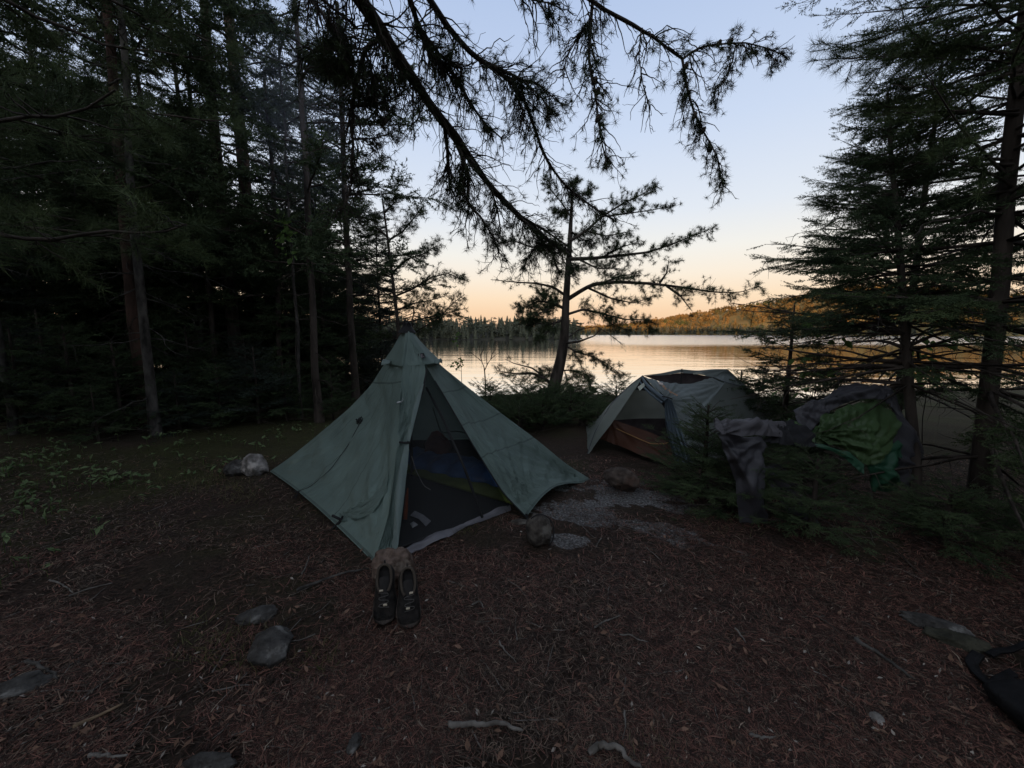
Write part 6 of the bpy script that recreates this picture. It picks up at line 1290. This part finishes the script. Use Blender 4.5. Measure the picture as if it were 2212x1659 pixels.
# woods behind and beside the camera, out of the picture, shading the camp
mw = MB(); low = []
for i in range(3): low.append(spruce(10, .12, 2.2, 1.2, BRUSH_LOW, 22, 8, .62, 1.0, .4, 0, .7, .1))
wx = [(-7, -3), (6.5, -3.5), (8.5, 0), (-9, 1), (-8.5, -5), (9, 2.5), (4.5, -8), (-3, -9), (1, -10), (8, -6), (10.5, 5.5), (-11.5, 4), (5.4, -.6), (-6.6, -1.2)]
for x, y in wx:
    tk, cr = low[rng.integers(0, 3)]; a = rng.uniform(0, 6.28); R = np.array([[math.cos(a), -math.sin(a), 0], [math.sin(a), math.cos(a), 0], [0, 0, 1]])
    for src in (tk, cr):
        for v, (f, mi), base in zip(src.v, src.f, np.cumsum([0] + [len(v) for v in src.v])[:-1]): mw.add(v @ R.T + [x, y, 0], f - base, mi)
tag(mw.build('surrounding_woods', [bark_dark, ndl_spruce]), 'dark woods closing round the clearing behind the viewer', kind='stuff')
# ---------------------------------------------------------------- trees of the far shore
def far_conifer(layers, per, wdt, seed):
    r = np.random.default_rng(seed); T = []
    for i in range(layers):
        z = .12 + .86 * (i + r.uniform(-.3, .3)) / layers; R = wdt * (1 - z) ** .85 + .012
        for k in range(per):
            a = r.uniform(0, 2 * PI); d = np.array([math.cos(a), math.sin(a), 0]); s = np.array([-d[1], d[0], 0]) * R * r.uniform(.35, .6)
            rr = R * r.uniform(.6, 1.15); o = np.array([0, 0, z])
            T.append([o + [0, 0, .05], o + d * rr + s - [0, 0, .03 + .2 * R], o + d * rr * .8 - s - [0, 0, .05 + .2 * R]])
            T.append([o + [0, 0, .02], o + d * rr * .9 - s * .6 - [0, 0, .02], o + d * rr + s * .3 - [0, 0, .055]])
    T.append([[-.012, 0, 0], [.012, 0, 0], [0, 0, .95]]); T.append([[0, -.012, 0], [0, .012, 0], [0, 0, .95]])
    return np.array(T)
def far_round(seed):
    r = np.random.default_rng(seed); T = []
    n = 70; c = unit(r.normal(size=(n, 3))) * r.uniform(.5, 1, n)[:, None] ** .5 * np.array([.24, .24, .36]) + [0, 0, .62]
    for q in c:
        e = r.normal(size=(3, 3)) * .075; T.append(q + e)
    T.append([[-.018, 0, 0], [.018, 0, 0], [0, 0, .7]]); T.append([[0, -.018, 0], [0, .018, 0], [0, 0, .7]])
    return np.array(T)
FAR_C = [far_conifer(17, 8, w_, s_) for s_, w_ in ((1, .17), (2, .23), (3, .15))]
def far_pine(seed):
    r = np.random.default_rng(seed); T = []
    for k in range(9):
        z = r.uniform(.38, .97); a = r.uniform(0, 6.28); R = r.uniform(.03, .2) * (1.25 - z); c = np.array([math.cos(a) * R, math.sin(a) * R, z])
        for q in unit(r.normal(size=(16, 3))) * r.uniform(.4, 1, 16)[:, None] * np.array([.11, .11, .045]) * (1.35 - .5 * z): T.append(c + q + r.normal(size=(3, 3)) * [.05, .05, .018])
    T.append([[-.012, 0, 0], [.012, 0, 0], [0, 0, .95]]); T.append([[0, -.012, 0], [0, .012, 0], [0, 0, .95]])
    return np.array(T)
FAR_R = [far_round(s_) for s_ in (11, 12, 13)]
FAR_C += [far_pine(21), far_pine(22)]
far_dark = noise_mat('far_conifer_needles', (.06, .07, .055), (.13, .145, .10), .06, .9, transl=.1)
far_warm = noise_mat('far_mixed_foliage', (.13, .10, .035), (.30, .20, .07), .035, .9, c3=(.09, .11, .04), scale3=.02, transl=.15)
far_grey = noise_mat('far_grey_wood', (.09, .085, .08), (.17, .16, .15), .2, .95)
# individual trees of the front rows, the largest seen
protos = []
for i, T in enumerate(FAR_C):
    m_ = MB(); m_.tris(T); o = m_.build('conifer_tree', far_dark); protos.append(o)
for i, T in enumerate(FAR_R):
    m_ = MB(); m_.tris(T); o = m_.build('broadleaf_tree', far_warm); protos.append(o)
first = [True] * len(protos)
def far_tree(k, x, y, h, label, cat, group):
    o = protos[k] if first[k] else protos[k].copy()
    if first[k]: first[k] = False
    else: col.objects.link(o)
    o.location = (x, y, float(hill_h(np.array([x]), np.array([y]))[0]) - .4); wd_ = rng.uniform(.85, 1.2)
    o.scale = (h * wd_, h * wd_, h); o.rotation_euler = (0, 0, rng.uniform(0, 6.28)); tag(o, label, cat, group)
n_left = 0
for row in range(4):
    for x in np.arange(-58, 52, 3.0):
        xx_ = x + rng.uniform(-1.3, 1.3); y_ = float(far_shore(np.array([xx_]))[0]) + 2.5 + row * 5 + rng.uniform(-1.2, 1.2)
        if float(hill_h(np.array([xx_]), np.array([y_]))[0]) < WATER_Z + .2: continue
        h_ = rng.uniform(5.0, 10.5) + row * .9 + (rng.uniform() < .10) * 2.6
        far_tree(rng.choice([0, 1, 2, 3, 3, 4, 4]), xx_, y_, h_, 'dark conifer standing in shade along the left part of the far shore', 'tree', 'shaded conifers across the bay')
for row in range(2):
    for x in np.arange(165, 480, 5.6):
        xx_ = x + rng.uniform(-2.5, 2.5); y_ = float(far_shore(np.array([xx_]))[0]) + 4 + row * 11 + rng.uniform(-3, 3)
        h_ = rng.uniform(12, 19)
        far_tree(rng.integers(0, 5), xx_, y_, h_, 'conifer at the foot of the sunlit hill on the right part of the far shore', 'tree', 'shoreline trees below the sunlit hill')
for k in range(len(protos)):
    if first[k]: bpy.data.objects.remove(protos[k])
# the rest of the far woods, one mass
mf = MB()
def mass(x, y, h, temps, mi):
    z = hill_h(x, y) - .5; ok = z > WATER_Z - .2; x, y, z, h = x[ok], y[ok], z[ok], h[ok]
    pick = rng.integers(0, len(temps), len(x)); a = rng.uniform(0, 6.28, len(x))
    for k, T in enumerate(temps):
        q = pick == k; n = q.sum()
        if not n: continue
        c, s = np.cos(a[q]), np.sin(a[q]); R = np.zeros((n, 3, 3)); R[:, 0, 0] = c; R[:, 0, 1] = -s; R[:, 1, 0] = s; R[:, 1, 1] = c; R[:, 2, 2] = 1
        wd_ = rng.uniform(.85, 1.25, n); S = np.stack([h[q] * wd_, h[q] * wd_, h[q]], 1)
        P = np.einsum('nij,tkj->ntki', R, T) * S[:, None, None] + np.stack([x[q], y[q], z[q]], 1)[:, None, None]
        mf.tris(P.reshape(-1, 3, 3), mi)
n = 700; x = rng.uniform(-330, 58, n); d = rng.uniform(0, 1, n) ** 1.3
y = far_shore(x) + np.where(x < -56, 2, 20) + d * 55; mass(x, y, rng.uniform(7, 11, n) , FAR_C, 0)
n = 900; ang = rng.uniform(.2, 1.45, n); x = np.zeros(n); y = np.zeros(n)
for i in range(n):
    yb = rng.uniform(280, 1000); x[i] = ang[i] * yb; y[i] = yb
ok = (x > 60); x, y = x[ok], y[ok]; dd = y - far_shore(x); ok = dd > 3; x, y, dd = x[ok], y[ok], dd[ok]
mass(x, y, rng.uniform(10, 16, len(x)), FAR_R + FAR_C[:2], 1)
n = 4200; x = rng.uniform(62, 900, n); dd = rng.uniform(0, 1, n) ** .9 * 330; y = far_shore(x) + 8 + dd
cf = dd < 40
mass(x[cf], y[cf], rng.uniform(10, 17, cf.sum()), FAR_C, 0)
mass(x[~cf], y[~cf], rng.uniform(7, 11, (~cf).sum()), FAR_R + FAR_C[:2], 1)
tag(mf.build('far_woods', [far_dark, far_warm]), 'mixed woods covering the far shore and the sunlit hill', kind='stuff')
